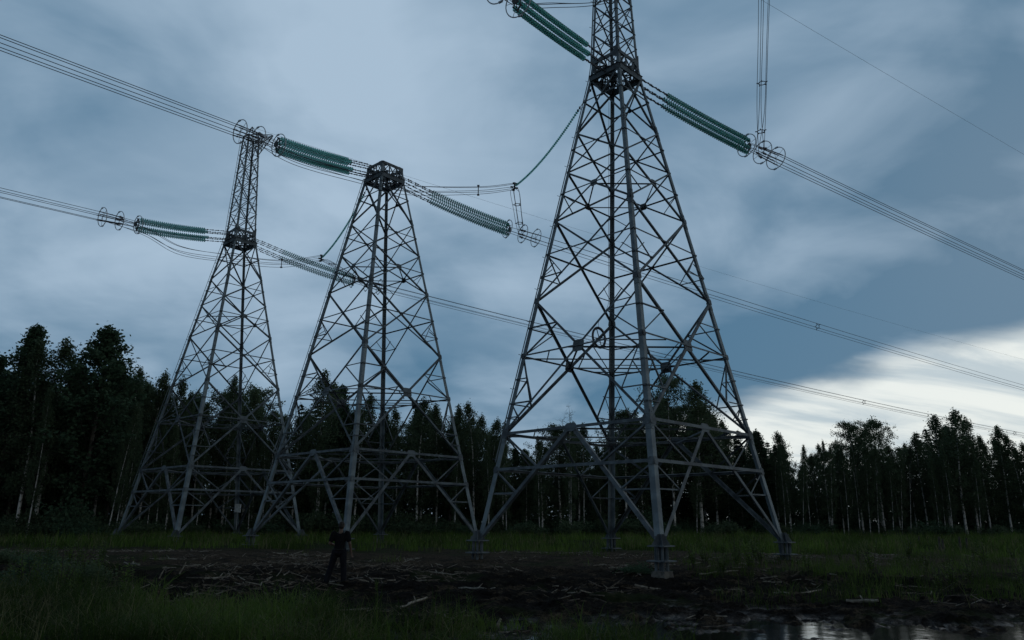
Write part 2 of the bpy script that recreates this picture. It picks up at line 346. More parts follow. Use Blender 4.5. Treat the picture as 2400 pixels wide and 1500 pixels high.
def make_tower(key, label, mast):
    X, Y, Z0, yaw = TOWERS[key]
    root = empty('lattice_tower', (X, Y, Z0), label, 'power pylon', 'lattice towers standing in a row', yaw)
    rnd = random.Random(5)
    # legs
    secs = [('foot', 'B', .225), ('B', 'C1', .195), ('C1', 'E', .17), ('E', 'J', .155), ('J', 'WT', .135)]
    for i in range(4):
        m = MB()
        for a, b_, w in secs:
            p, q = corner(i, LV[a]), corner(i, LV[b_])
            if b_ == 'WT':
                mid = corner(i, LV['WB']); segs = [(p, mid), (mid, q)]
            else: segs = [(p, q)]
            u = (corner((i + 1) % 4, 5) - corner(i, 5)).normalized(); v = (corner((i - 1) % 4, 5) - corner(i, 5)).normalized()
            for s0, s1 in segs: m.angle(s0, s1 + (s1 - s0).normalized() * .01, w, u, v, .022)
            # splice plates with bolts at the section joints
            if a != 'foot':
                dd = (q - p).normalized()
                for uu, vv in ((u, v), (v, u)):
                    c = p + uu * w * .5 - vv * .014
                    m.box(c, dd * .35, uu * w * .42, vv * .010)
                    for k in (-.26, -.13, .13, .26): m.box(c + dd * k - vv * .018, dd * .016, uu * .016, vv * .012)
        m.build('leg', STEEL, root)
    # face bracing
    def Xp(m, i, za, zb, w, n):
        a0, a1 = corner(i, za), corner((i + 1) % 4, za); b0, b1 = corner(i, zb), corner((i + 1) % 4, zb)
        m.brace(a0, b1, w, n, .020); m.brace(a1, b0, w, n, -.032)
    for i in range(4):
        j = (i + 1) % 4
        n = (corner(j, 0) - corner(i, 0)).cross(corner(i, 10) - corner(i, 0)); n.normalize()
        mid = lambda z: (corner(i, z) + corner(j, z)) * .5
        if n.dot(mid(0)) < 0: n = -n
        fu = (corner(j, 0) - corner(i, 0)).normalized(); fv = n.cross(fu)
        m = MB()
        B, A, C_, C1 = LV['B'], LV['A'], LV['C'], LV['C1']
        mb = mid(B) - Z * .06
        for k, kk in ((i, 1), (j, -1)):
            ft = corner(k, .12); m.brace(mb + fu * (-.12 * kk), ft + fu * .12 * kk, .175, n, .022 * kk)
            lam = lambda t: ft + (mb - ft) * t
            tA = (A - .12) / (B - .06 - .12)
            m.brace(corner(k, B), lam(tA), .085, n, -.03)                       # corner B to Λ at level A
            tl = .42; pl = lam(tl); m.brace(corner(k, A), pl, .07, n, -.03); m.brace(corner(k, pl.z), pl, .07, n, -.045)
        m.brace(corner(i, A), corner(j, A), .145, n, .045)
        m.brace(corner(i, B), corner(j, B), .145, n, .030)
        # big crossed panel B..C1 with the strut level C through the crossing
        Xp(m, i, B, C1, .125, n); m.brace(corner(i, C_), corner(j, C_), .085, n, .048)
        cc = mid(C_); plate(m, cc, fu, fv, n, .27, .24)
        plate(m, mid(B), fu, fv, n, .26, .16)
        for k, kk in ((i, 1), (j, -1)):
            for lv_, sz in (('B', .16), ('C1', .11), ('C', .09), ('E', .09), ('A', .11)): plate(m, corner(k, LV[lv_]) + fu * sz * .8 * kk + n * .03, fu, fv, n, sz, sz * 1.2, .008)
        for k in (i, j):
            up = (cc + corner(k, C1)) * .5; m.brace(up, corner(k, C_), .065, n, -.045); m.brace(up, corner(k, up.z), .065, n, .05)
            dn = cc + (corner(k, B) - cc) * .62; m.brace(dn, corner(k, C_), .07, n, -.045); m.brace(dn, corner(k, dn.z), .065, n, .05)
            q1 = (corner(k, C_) + dn) * .5; m.brace(q1, corner(k, q1.z), .05, n, .06); m.brace(q1, corner(k, dn.z), .05, n, -.055)
            d2 = cc + (corner(k, B) - cc) * .80; m.brace(d2, corner(k, dn.z), .05, n, -.06); m.brace(d2, corner(k, d2.z), .05, n, .055)
        # next panels upwards
        for a, mdl, b_, w, wr in (('C1', 'D', 'E', .105, .055), ('E', 'F', 'H', .092, .045), ('H', 'I', 'J', .085, 0), ('J', 'K', 'WB', .10, 0)):
            Xp(m, i, LV[a], LV[b_], w, n); m.brace(corner(i, LV[mdl]), corner(j, LV[mdl]), w * .78, n, .045)
            c2 = mid(LV[mdl]); plate(m, c2, fu, fv, n, .17 if mdl == 'F' else .08, .15 if mdl == 'F' else .07)
            if wr:
                for k in (i, j):
                    dn = (c2 + corner(k, LV[a])) * .5; m.brace(dn, corner(k, LV[mdl]), wr, n, -.04)
                    if mdl == 'D':
                        m.brace(dn, corner(k, dn.z), wr, n, .055); q = (dn + corner(k, LV[mdl])) * .5
                        m.brace(q, corner(k, dn.z), wr * .8, n, .06)
        m.build('face_bracing', STEELD, root)
    # plan frames
    def mids(z): return [(corner(i, z) + corner((i + 1) % 4, z)) * .5 for i in range(4)]
    for lev in ('B', 'C', 'F'):
        z = LV[lev] - .03; m = MB(); q = mids(z)
        for i in range(4): m.brace(q[i], q[(i + 1) % 4], .075 if lev != 'F' else .06, Z, -.02 * (i % 2))
        if lev != 'F':
            m.brace(corner(0, z), corner(2, z), .07, Z, -.05)
            for i in range(4):
                c = corner(i, z) * .52; c.z = z
                m.brace(q[i] * .5 + corner(i, z) * .5, q[i - 1] * .5 + corner(i, z) * .5, .06, Z, .03)
        if lev == 'C':
            for i in range(4):
                a = corner(i, z).lerp(q[i], .8); c = corner((i + 2) % 4, z).lerp(q[(i + 1) % 4], .8) * .55 + a * .45
                m.brace(a, c, .05, Z, .05 + .01 * i)
        m.build('plan_frame', STEELD, root)
    # waist ring
    m = MB(); zb, zt = LV['WB'], LV['WT']
    for i in range(4):
        j = (i + 1) % 4; fu = (corner(j, zb) - corner(i, zb)).normalized(); n = fu.cross(Z); 
        if n.dot(corner(i, zb)) < 0: n = -n
        p, q = corner(i, zb), corner(j, zb); m.prism([(-.03, -.14), (.05, -.14), (.05, .12), (-.03, .12)], p + fu * .02, q - fu * .02, n, Z)
        m.prism([(-.06, -.012), (.09, -.012), (.09, .0), (-.06, .0)], p + Z * .132, q + Z * .132, n, Z)
        p, q = corner(i, zt), corner(j, zt); m.prism([(-.03, -.08), (.035, -.08), (.035, .08), (-.03, .08)], p + fu * .02, q - fu * .02, n, Z)
        nseg = 3
        for k in range(nseg):
            a = corner(i, zb).lerp(corner(j, zb), k / nseg); b_ = corner(i, zt).lerp(corner(j, zt), (k + 1) / nseg)
            c = corner(i, zb).lerp(corner(j, zb), (k + 1) / nseg); d = corner(i, zt).lerp(corner(j, zt), k / nseg)
            m.brace(a, b_, .055, n, .015); m.brace(c, d, .055, n, -.02)
            if k: m.brace(a, d, .07, n, .03)
        # attachment lugs for the strings
        for k in (.22, .5, .78):
            a = corner(i, zb).lerp(corner(j, zb), k); m.box(a + Z * .20, fu * .03, n * .10, Z * .12)
        for zz, o in ((zb, 0), (zt, .0)):
            m.brace(corner(i, zz - .04) .lerp(corner((i + 2) % 4, zz - .04), .02), Vector((0, 0, zz - .04)), .07, Z, -.03 - .013 * i)
        a = mids(zb)[i]; m.brace(a, mids(zb)[j], .06, Z, -.10 - .014 * i)
        m.brace(corner(i, zb).lerp(corner(j, zb), .25) + Z * .1, corner((i + 3) % 4, zb).lerp(corner((i + 2) % 4, zb), .25) + Z * .1, .05, Z, .02 + .013 * i)
        # peak gusset at the corner
        for s_, o in ((1, 1), (-1, 1)):
            uu = (corner((i + s_) % 4, zt) - corner(i, zt)).normalized()
            nn = uu.cross(Z); c = corner(i, zt)
            m.prism([(0, -.32), (.36, -.12), (.30, .1), (.05, .42 if mast else .08), (0, .42 if mast else .08)], c - nn * .034, c - nn * .022, uu, Z)
    m.build('waist_frame', STEELD, root)
    # upper mast
    if mast:
        zt = LV['WT']; npan = 5; zs = [zt + (MAST_TOP - zt) * k / (npan * 2) for k in range(npan * 2 + 1)]
        for i in range(4):
            m = MB(); u = (corner((i + 1) % 4, 5) - corner(i, 5)).normalized(); v = (corner((i - 1) % 4, 5) - corner(i, 5)).normalized()
            m.angle(corner(i, zt), corner(i, MAST_TOP), .115, u, v, .016); m.build('upper_leg', STEEL, root)
        for i in range(4):
            j = (i + 1) % 4; m = MB(); n = (corner(i, 25) + corner(j, 25)); n.z = 0; n.normalize()
            for k in range(npan):
                m.brace(corner(i, zs[2 * k]), corner(j, zs[2 * k + 2]), .062, n, .014); m.brace(corner(j, zs[2 * k]), corner(i, zs[2 * k + 2]), .062, n, -.02)
                for zz in (zs[2 * k + 1], zs[2 * k + 2]): m.brace(corner(i, zz), corner(j, zz), .05, n, .03)
            m.build('upper_bracing', STEELD, root)
        # short arm at the top
        m = MB(); R_ = Matrix.Rotation(-yaw, 3, 'Z'); d = R_ @ Vector((.93, -.36, 0)); l = Vector((-d.y, d.x, 0)); tip = d * 2.0 + Z * (MAST_TOP - .15)
        for s_ in (-1, 1):
            a = l * .42 * s_ + d * .35; m.tube([a + Z * (MAST_TOP + .02), tip + l * .06 * s_], .035, 5); m.tube([a + Z * (MAST_TOP - 1.45), tip + l * .05 * s_ - Z * .05], .035, 5)
            for k in range(4):
                p0 = (a + Z * MAST_TOP).lerp(tip, k / 4); p1 = (a + Z * (MAST_TOP - 1.45)).lerp(tip, k / 4); p2 = (a + Z * MAST_TOP).lerp(tip, (k + 1) / 4)
                m.tube([p0, p1], .022, 4); m.tube([p1, p2], .022, 4)
        m.tube([l * -.42 + d * .35 + Z * (MAST_TOP + .02), l * .42 + d * .35 + Z * (MAST_TOP + .02)], .03, 5)
        m.build('cross_arm', STEELD, root)
        m = MB()
        for i in range(4): m.brace(corner(i, MAST_TOP), corner((i + 1) % 4, MAST_TOP), .08, Z, 0)
        for i in range(4): m.tube([corner(i, MAST_TOP), Vector((0, 0, MAST_TOP + .95))], .03, 5)
        m.build('peak', STEELD, root)
    # ladder beside the left leg (corner 2)
    m = MB(); ztop = MAST_TOP - .3 if mast else LV['WB'] + .1
    o = Vector((-.05, 0, 0)); zz = [3.0, LV['WB'], LV['WT']] + ([ztop] if mast else [])
    if not mast: zz = [3.0, ztop]
    for s_ in (-1, 1):
        m.tube([corner(2, z) + o + Vector((0, .17 * s_, 0)) for z in zz], .017, 5)
    z = 3.1
    k = 0
    while z < ztop:
        c = corner(2, z) + o; m.tube([c - Vector((0, .17, 0)), c + Vector((0, .17, 0))], .010, 4)
        if k % 4 == 0: m.tube([c, corner(2, z)], .014, 4); m.tube([c + Vector((0, .17, 0)), c + Vector((-.13, .17, .05))], .012, 4)
        z += .36; k += 1
    m.build('ladder', STEEL, root)
    # step bolts on the front and right legs
    # footings: plate, ring of anchor posts, lower plate, concrete
    c_, s_ = math.cos(yaw), math.sin(yaw)
    for i in range(4):
        m = MB(); c = corner(i, 0); rnd = random.Random(i); wx = X + c.x * c_ - c.y * s_; wy = Y + c.x * s_ + c.y * c_
        gz = ground_z(wx, wy, False) - Z0
        ox, oy = Vector((.30, 0, 0)), Vector((0, .30, 0))
        if abs(c.x) > 1: ox, oy = Vector((.21, .21, 0)), Vector((-.21, .21, 0))
        ox = Vector((.21, .21, 0)) * 1.05; oy = Vector((-.21, .21, 0)) * 1.05
        m.box(c - Z * .02, ox, oy, Z * .022)
        low = -.47
        m.box(c + Z * low, ox * 1.08, oy * 1.08, Z * .02)
        for a in range(4):
            t = a * math.pi / 2; q = c + (ox * math.cos(t) + oy * math.sin(t)) * .62 ; m.tube([q - Z * .04, q + Z * (low)], .045, 6)
            q = c + (ox * math.cos(t) + oy * math.sin(t)) * .80; m.tube([q + Z * (low + .08), q + Z * .05], .014, 5)
            q = c + (ox * math.cos(t + .78) + oy * math.sin(t + .78)) * .55; m.tube([q + Z * low, q + Z * (low - .32)], .06, 6); m.tube([q + Z * low, q], .05, 6)
        # shoe: flared gussets that take the leg and the two braces
        for a in range(4):
            t = a * math.pi / 2 + math.pi / 4; dd = ox.normalized() * math.cos(t) + oy.normalized() * math.sin(t); nn = dd.cross(Z)
            m.prism([(.02, 0), (.30, 0), (.26, .07), (.10, .34), (.02, .34)], c - nn * .011, c + nn * .011, dd, Z)
            for b2 in (.12, .26): m.box(c + dd * .17 + Z * b2 + nn * .02, dd * .02, nn * .015, Z * .02)
        fo = m.build('footing', STEELD, root)
        m = MB(); m.prism([(-1, -1), (1, -1), (1, 1), (-1, 1)], c + Z * (gz - .35), c + Z * (low - .30), ox * .93, oy * .93, [(-.80, -.80), (.80, -.80), (.80, .80), (-.80, .80)])
        co = m.build('concrete_base', CONC, fo)
    return root
T = {}
T['right'] = make_tower('right', 'nearest and tallest-looking grey steel lattice tower, its top cut off by the picture edge', True)
T['middle'] = make_tower('middle', 'middle steel lattice tower ending in a flat box frame, between the two masted towers', False)
T['left'] = make_tower('left', 'farthest steel lattice tower with a slender mast, nearest the tall trees on the left', True)
# white box on the rear leg of the left tower
m = MB(); c = corner(1, 1.75) + Vector((.12, -.32, 0)); m.box(c, Vector((.20, 0, 0)), Vector((0, .09, 0)), Z * .29); m.box(c + Vector((0, -.095, 0)), Vector((.18, 0, 0)), Vector((0, .006, 0)), Z * .27); m.box(c + Z * .305, Vector((.23, 0, 0)), Vector((0, .12, 0)), Z * .012)
m.tube([c - Z * .29, c - Z * 1.5 + Vector((0, .1, 0))], .02, 5)
m.build('equipment_box', WHITE, T['left'])

# ------------------------------------------------------------------ insulators and conductors
def twpt(key, z):                       # tower axis at local height z
    X, Y, Z0, yaw = TOWERS[key]; return Vector((X, Y, Z0 + z))
DL = Vector((-.614, -.789, 0)); DR = Vector((.847, .532, 0))
DISC = [(0, .02), (0, .034), (.045, .036), (.054, .07), (.060, .116), (.069, .118), (.066, .085), (.066, .04), (.066, .02)]
def hexoff(k, lat, R_=.35):
    a = math.pi / 6 + k * math.pi / 3; return lat * R_ * .55 * math.cos(a) + Z * R_ * 1.18 * math.sin(a)
def pent(k, lat, R_=.30):
    a = math.pi / 2 + .17 + k * 2 * math.pi / 5; return lat * R_ * math.cos(a) + Z * R_ * math.sin(a)
ENDS = {}
SIDE = {'l': (DL, 2.65, 7.45), 'r': (DR, 3.05, 8.75)}
def assembly(key, side, zend, slope, label):
    d, s0, s1 = SIDE[side]; lat = Vector((d.y, -d.x, 0)); O = twpt(key, LV['WB'] + .32)
    # sagging centre line: zc(s), steep at the tower and flatter outwards
    sr = [s1 + .05, s1 + 1.15, s1 + 2.2]
    def zc(s):
        t = (s - .9) / (s1 - .9); k = zend
        if t <= 1: return -k * (1.42 * t - .42 * t * t)
        return -k - (s - s1) * slope
    def cp(s): return O + d * s + Z * zc(s)
    def tan(s): return (cp(s + .05) - cp(s - .05)).normalized()
    root = empty('insulator_assembly', tuple(cp(1.0)), label, 'insulators', 'tension insulator assemblies on the towers')
    o0 = cp(1.0)
    for k in range(6):
        off = hexoff(k, lat); jit = (.0, .12, .0, -.12, 0, -.05)[k]
        m = MB(); a, b_ = s0 + jit, s1 - .05
        m.cur = 1; m.tube([cp(a + (b_ - a) * t / 8) + off for t in range(9)], .016, 5)
        m.cur = 0; s = a + .03; sgn = 1
        while s < b_ - .08:
            m.lathe(cp(s) + off - o0 * 0, tan(s) * sgn, DISC, 10); s += .142
        st = m.build('insulator_string', [GLASS, WIRE], root, smooth=True); st.location = -o0
        m = MB()                                     # link chain back to the tower
        n = 5; pts = [cp(.75 + (a - .75) * t / n) + off * (1 if t > 1 else .9) for t in range(n + 1)]
        m.tube(pts, .015, 5)
        for t in range(1, n + 1):
            c = pts[t]; dd = tan(1.5); m.box(c, dd * .07, lat * .035, Z * .02); m.box(c - dd * .16, dd * .045, lat * .016, Z * .04)
        ln = m.build('link_chain', WIRE, root); ln.location = -o0
    m = MB(); c = cp(s1); tt = tan(s1); up = lat.cross(tt).normalized()
    for k in range(6):
        m.prism([(-.03, -.03), (.03, -.03), (.03, .03), (-.03, .03)], c + hexoff(k, lat), c + hexoff((k + 1) % 6, lat), tt, up)
        m.prism([(-.02, -.02), (.02, -.02), (.02, .02), (-.02, .02)], c + hexoff(k, lat), c + tt * .12, tt, up)
        m.tube([c + hexoff(k, lat) - tt * .1, c + hexoff(k, lat) + tt * .08], .03, 6)
    m.prism([(math.cos(q * math.pi / 4) * .17, math.sin(q * math.pi / 4) * .17) for q in range(8)], c + tt * .09, c + tt * .14, lat, up)
    yk = m.build('yoke_plate', STEELD, root); yk.location = -o0
    send = s1 + 2.45
    for k in range(5):
        m = MB(); a = c + tt * .12 + pent(k, lat, .2); e = cp(send) + pent(k, lat)
        m.tube([a, a.lerp(e, .35), a.lerp(e, .4), e], [.014, .014, .03, .03], 6)
        m.box(a.lerp(e, .42), tt * .12, lat * .03, up * .045)
        r_ = m.build('dead_end_rod', WIRE, root); r_.location = -o0
    for ri, s in enumerate(sr):
        m = MB(); cc = cp(s - (.1 if ri == 0 else 0)); RR = (.60, .61, .61)[ri]
        m.tube([cc + (lat * math.cos(t * math.pi / 14) + up * math.sin(t * math.pi / 14)) * RR for t in range(28)], .024, 6, closed=True)
        for t in (1.45, 4.6): 
            q = cc + (lat * math.cos(t) + up * math.sin(t)) * RR; m.box(q, tt * .03, lat * .09, up * .035)
        if ri > 0:
            for t in ((.6, 2.6, 4.9) if ri == 2 else (.3, 3.4)): m.tube([cc, cc + (lat * math.cos(t) + up * math.sin(t)) * RR], .011, 4)
            for k in range(5): m.tube([cc, cc + pent(k, lat)], .011, 4); m.tube([cc + pent(k, lat) - tt * .05, cc + pent(k, lat) + tt * .05], .032, 6)
        else:
            for t in (.2, 3.3, 5.2): m.tube([c, cc + (lat * math.cos(t) + up * math.sin(t)) * RR], .012, 4)
        rg = m.build('corona_ring', RING, root); rg.location = -o0
    ENDS[key, side] = (cp(send), tan(send), lat, cp)
    return root
assembly('right', 'l', .72, .10, 'green glass insulator strings reaching up left from the nearest tower, cut by the top edge')
assembly('right', 'r', 1.15, .05, 'green glass insulator strings sloping down right from the nearest tower to three rings')
assembly('middle', 'l', 1.02, .09, 'green glass insulator strings left of the middle tower, passing over the left mast top')
assembly('middle', 'r', 1.42, .07, 'green glass insulator strings between the middle tower and the nearest tower')
assembly('left', 'l', 1.20, .09, 'green glass insulator strings on the left side of the farthest tower, with three rings')
assembly('left', 'r', 1.50, .08, 'green glass insulator strings from the farthest tower, ending behind the middle tower')

def bundle(key, side, k0, span, length, label, spacers=(), zf=0):
    e, tt, lat, cp = ENDS[key, side]; d = DL if side == 'l' else DR
    root = empty('conductor_bundle', tuple(e), label, 'power lines', 'five-wire conductor bundles')
    def c(s): return d * s + Z * (-k0 * s * (1 - s / span))
    n = 60
    for k in range(5):
        m = MB(); m.tube([c(length * (t / n) ** 1.4) + pent(k, lat) for t in range(n + 1)], .0165, 5)
        m.build('conductor', WIRE, root)
    for s in spacers:
        m = MB(); cc = c(s)
        m.tube([cc + (lat * math.cos(t * math.pi / 5) + Z * math.sin(t * math.pi / 5)) * .17 for t in range(10)], .025, 5, closed=True)
        for k in range(5): m.tube([cc + pent(k, lat) * .55, cc + pent(k, lat) * 1.12], .028, 5)
        m.build('spacer', WIRE, root)
    return root
bundle('left', 'l', .075, 330, 110, 'five thin cables running left from the farthest tower rings to the left edge')
bundle('middle', 'l', .075, 330, 100, 'five thin cables running up to the upper left edge from the middle tower rings')
bundle('right', 'l', .075, 330, 90, 'five cables leaving the nearest tower rings above the top edge', )
bundle('right', 'r', .075, 350, 300, 'five cables descending from the nearest tower rings to the right edge, highest of the three', (29, 65, 100))
bundle('middle', 'r', .073, 350, 300, 'five cables crossing behind the nearest tower to the right edge, middle of the three', (29, 65.5, 101, 137))
bundle('left', 'r', .073, 350, 300, 'five cables running low over the forest to the right edge, lowest of the three', (28, 63, 99, 135, 170))

def shield(key, label, k0=.055):
    X, Y, Z0, yaw = TOWERS[key]; o = Vector((X, Y, Z0 + MAST_TOP + .9)); m = MB()
    m.tube([DR * (320 * (t / 60) ** 1.4) + Z * (-k0 * (320 * (t / 60) ** 1.4) * (1 - 320 * (t / 60) ** 1.4 / 350)) for t in range(61)], .0085, 4)
    w = m.build('ground_wire', WIRE); w.location = o; tag(w, label, 'wire')
shield('right', 'single hair-thin wire crossing the upper right corner of the sky')
shield('left', 'single hair-thin wire dropping across the right half of the sky above the lowest cables')

# jumpers: node hardware, support string, loops of five wires
def smoothpath(P, n=10):
    P = [Vector(p) for p in P]; out = []
    Q = [P[0] * 2 - P[1]] + P + [P[-1] * 2 - P[-2]]
    for i in range(1, len(Q) - 2):
        for t in range(n):
            u = t / n; a, b_, c, d = Q[i - 1], Q[i], Q[i + 1], Q[i + 2]
            out.append(.5 * ((2 * b_) + (c - a) * u + (2 * a - 5 * b_ + 4 * c - d) * u * u + (3 * b_ - a - 3 * c + d) * u ** 3))
    return out + [P[-1]]
def jumper(key, node, via, label, spread=.28, rootname='jumper_loop', droplat=Vector((.85, .5, 0))):
    eL, tL, latL, cpL = ENDS[key, 'l']; eR, tR, latR, cpR = ENDS[key, 'r']
    a = cpL(SIDE['l'][2] + 1.7); b_ = cpR(SIDE['r'][2] + 1.0)
    root = empty(rootname, tuple(node), label, 'jumper cables', 'jumper loops under the insulators')
    rnd = random.Random(len(key))
    for k in range(5):
        o1 = pent(k, latL); od = pent(k, Vector((.72, -.69, 0)), spread)
        P = [a + o1] + [v + od * 1.0 + Vector((0, 0, rnd.uniform(-.05, .05))) for v in via] + [node + od * .85]
        m = MB(); m.tube([p - node for p in smoothpath(P)], .015, 5)
        m.build('jumper_wire', WIRE, root)
        oz = droplat * .30 * math.cos(k * 1.2566) + Vector((-droplat.y, droplat.x, 0)) * .30 * math.sin(k * 1.2566)
        P = [node + oz * .3 - Z * .15, node.lerp(b_, .12) + oz * 1.05, node.lerp(b_, .5) + oz * .9, node.lerp(b_, .8) + oz * .8, b_ + pent(k, latR)]
        m = MB(); m.tube([p - node for p in smoothpath(P)], .015, 5)
        m.build('drop_wire', WIRE, root)
    L = (node - b_).length
    for t in (.38, .78) if L < 4 else [i / L for i in (1.1, 3.8)]:
        t = t if L < 4 else 1 - t
        m = MB(); cc = node.lerp(b_, t) - node
        m.tube([cc + (droplat * math.cos(q * math.pi / 5) + Vector((-droplat.y, droplat.x, 0)) * math.sin(q * math.pi / 5)) * .19 for q in range(10)], .022, 5, closed=True)
        for k in range(5):
            oz = droplat * math.cos(k * 1.2566) + Vector((-droplat.y, droplat.x, 0)) * math.sin(k * 1.2566); m.tube([cc + oz * .17, cc + oz * .30], .028, 5)
        m.build('spacer', WIRE, root)
    # clamp head
    m = MB(); m.box((0, 0, .05), Vector((.05, 0, 0)), Vector((0, .05, 0)), Z * .22)
    for k in range(5):
        od = pent(k, Vector((.72, -.69, 0)), spread) * .85; m.tube([(0, 0, 0), od], .025, 5); m.box(od, Vector((.09, .02, 0)), Vector((-.01, .04, 0)), Z * .045)
    m.build('clamp_head', STEELD, root)
    # spacer on the long jumper
    if via:
        v = via[-1]; m = MB(); m.tube([v - node + Z * .34, v - node - Z * .34], .03, 5)
        for s_ in (-.3, .3): m.box(v - node + Z * s_, Vector((.07, 0, 0)), Vector((0, .05, 0)), Z * .04)
        m.build('spacer', WIRE, root)
    return root
def susp(node, top, dl, label, sag=.5):
    root = empty('support_insulator', tuple(node), label, 'insulators', 'single support strings for the jumpers')
    L = (top - node).length
    def c(t): return node.lerp(top, t) - Z * sag * 4 * t * (1 - t) - node
    m = MB(); m.cur = 1; m.tube([c(t * dl / L / 12) for t in range(13)], .016, 5); m.cur = 0; s = .35
    while s < dl:
        t = s / L; m.lathe(c(t), c(t + .01) - c(t - .01), [(h * .8, r * .58) for h, r in DISC], 10); s += .21
    m.build('insulator_string', [GLASS, WIRE], root, smooth=True)
    m = MB(); m.tube([c(dl / L + (1 - dl / L) * t / 8) for t in range(9)], .014, 5)
    for t in (dl / L, dl / L + .02, .98): m.box(c(t), Vector((.04, 0, 0)), Vector((0, .04, 0)), Z * .05)
    m.build('tie_rope', WIRE, root)
nodeM = pt(1206, 437, 44.0); nodeL = pt(753, 605, 53.0); nodeC = pt(1795, -150, 34.5)
XM = lambda px, py, Y: pt(px, py, Y)
jumper('middle', nodeM, [XM(690, 372, 35.6), XM(850, 420, 37.8), XM(950, 444, 39.5), XM(1121, 446, 42.5)], 'bundle of jumper cables sagging past the middle tower waist to a hanging clamp')
jumper('left', nodeL, [XM(345, 545, 45.6), XM(420, 585, 46.3), XM(525, 604, 47.6), XM(660, 617, 50.5)], 'bundle of jumper cables sagging past the farthest tower waist')
jumper('right', nodeC, [XM(1215, 2, 27.0), XM(1295, 4, 28.0), XM(1440, -8, 29.2), XM(1640, -80, 32)], 'tall vertical drop of jumper cables right of the nearest tower, cut by the top edge')
def cornerw(key, i, z):
    X, Y, Z0, yaw = TOWERS[key]; return Matrix.Rotation(yaw, 3, 'Z') @ corner(i, z) + Vector((X, Y, Z0))
susp(nodeM, cornerw('right', 2, LV['WB'] - .2) + Vector((.2, .3, 0)), 11.5, 'single slanting string of green discs climbing to the left leg of the nearest tower', .55)
susp(nodeL, cornerw('middle', 2, LV['WB'] - .2) + Vector((.2, .3, 0)), 11.5, 'single slanting string of green discs climbing behind the middle tower left leg', .5)

# coil of spare cable on the rear leg of the right tower
cc = cornerw('right', 1, 9.05) + Vector((-.62, -.25, 0))
root = empty('cable_coil', tuple(cc), 'round coil of spare cable hung on the rear leg of the nearest tower', 'cable coil')
m = MB(); rr = random.Random(4)
for k in range(30):
    r_ = .47 + rr.uniform(-.05, .045); o = Vector((rr.uniform(-.02, .02), rr.uniform(-.09, .09), rr.uniform(-.02, .02)))
    m.tube([Vector((math.cos(t * math.pi / 16) * r_ * .70, math.cos(t * math.pi / 16) * r_ * .66, math.sin(t * math.pi / 16) * r_)) + o for t in range(32)], .012, 5, closed=True)
m.build('cable_windings', WIRE, root)
m = MB()
for a in (.4, 1.97): m.tube([Vector((math.cos(a) * .35, math.cos(a) * .33, math.sin(a) * .5)), Vector((-math.cos(a) * .35, -math.cos(a) * .33, -math.sin(a) * .5))], .022, 5)
m.tube([(0, 0, 0), (.62, .25, 0)], .025, 5); m.build('cross_frame', STEELD, root)
m = MB(); top = cornerw('right', 1, 20) - cc; P = [Vector((0, .05, .42)), Vector((.05, .1, .9)), Vector((.48, .15, 1.6))] + [cornerw('right', 1, z) - cc + Vector((-.16, -.05, 0)) for z in (11.5, 13, 15, 17, 19, 20)]
m.tube(smoothpath(P, 6), .010, 5); m.build('lead_cable', WIRE, root)

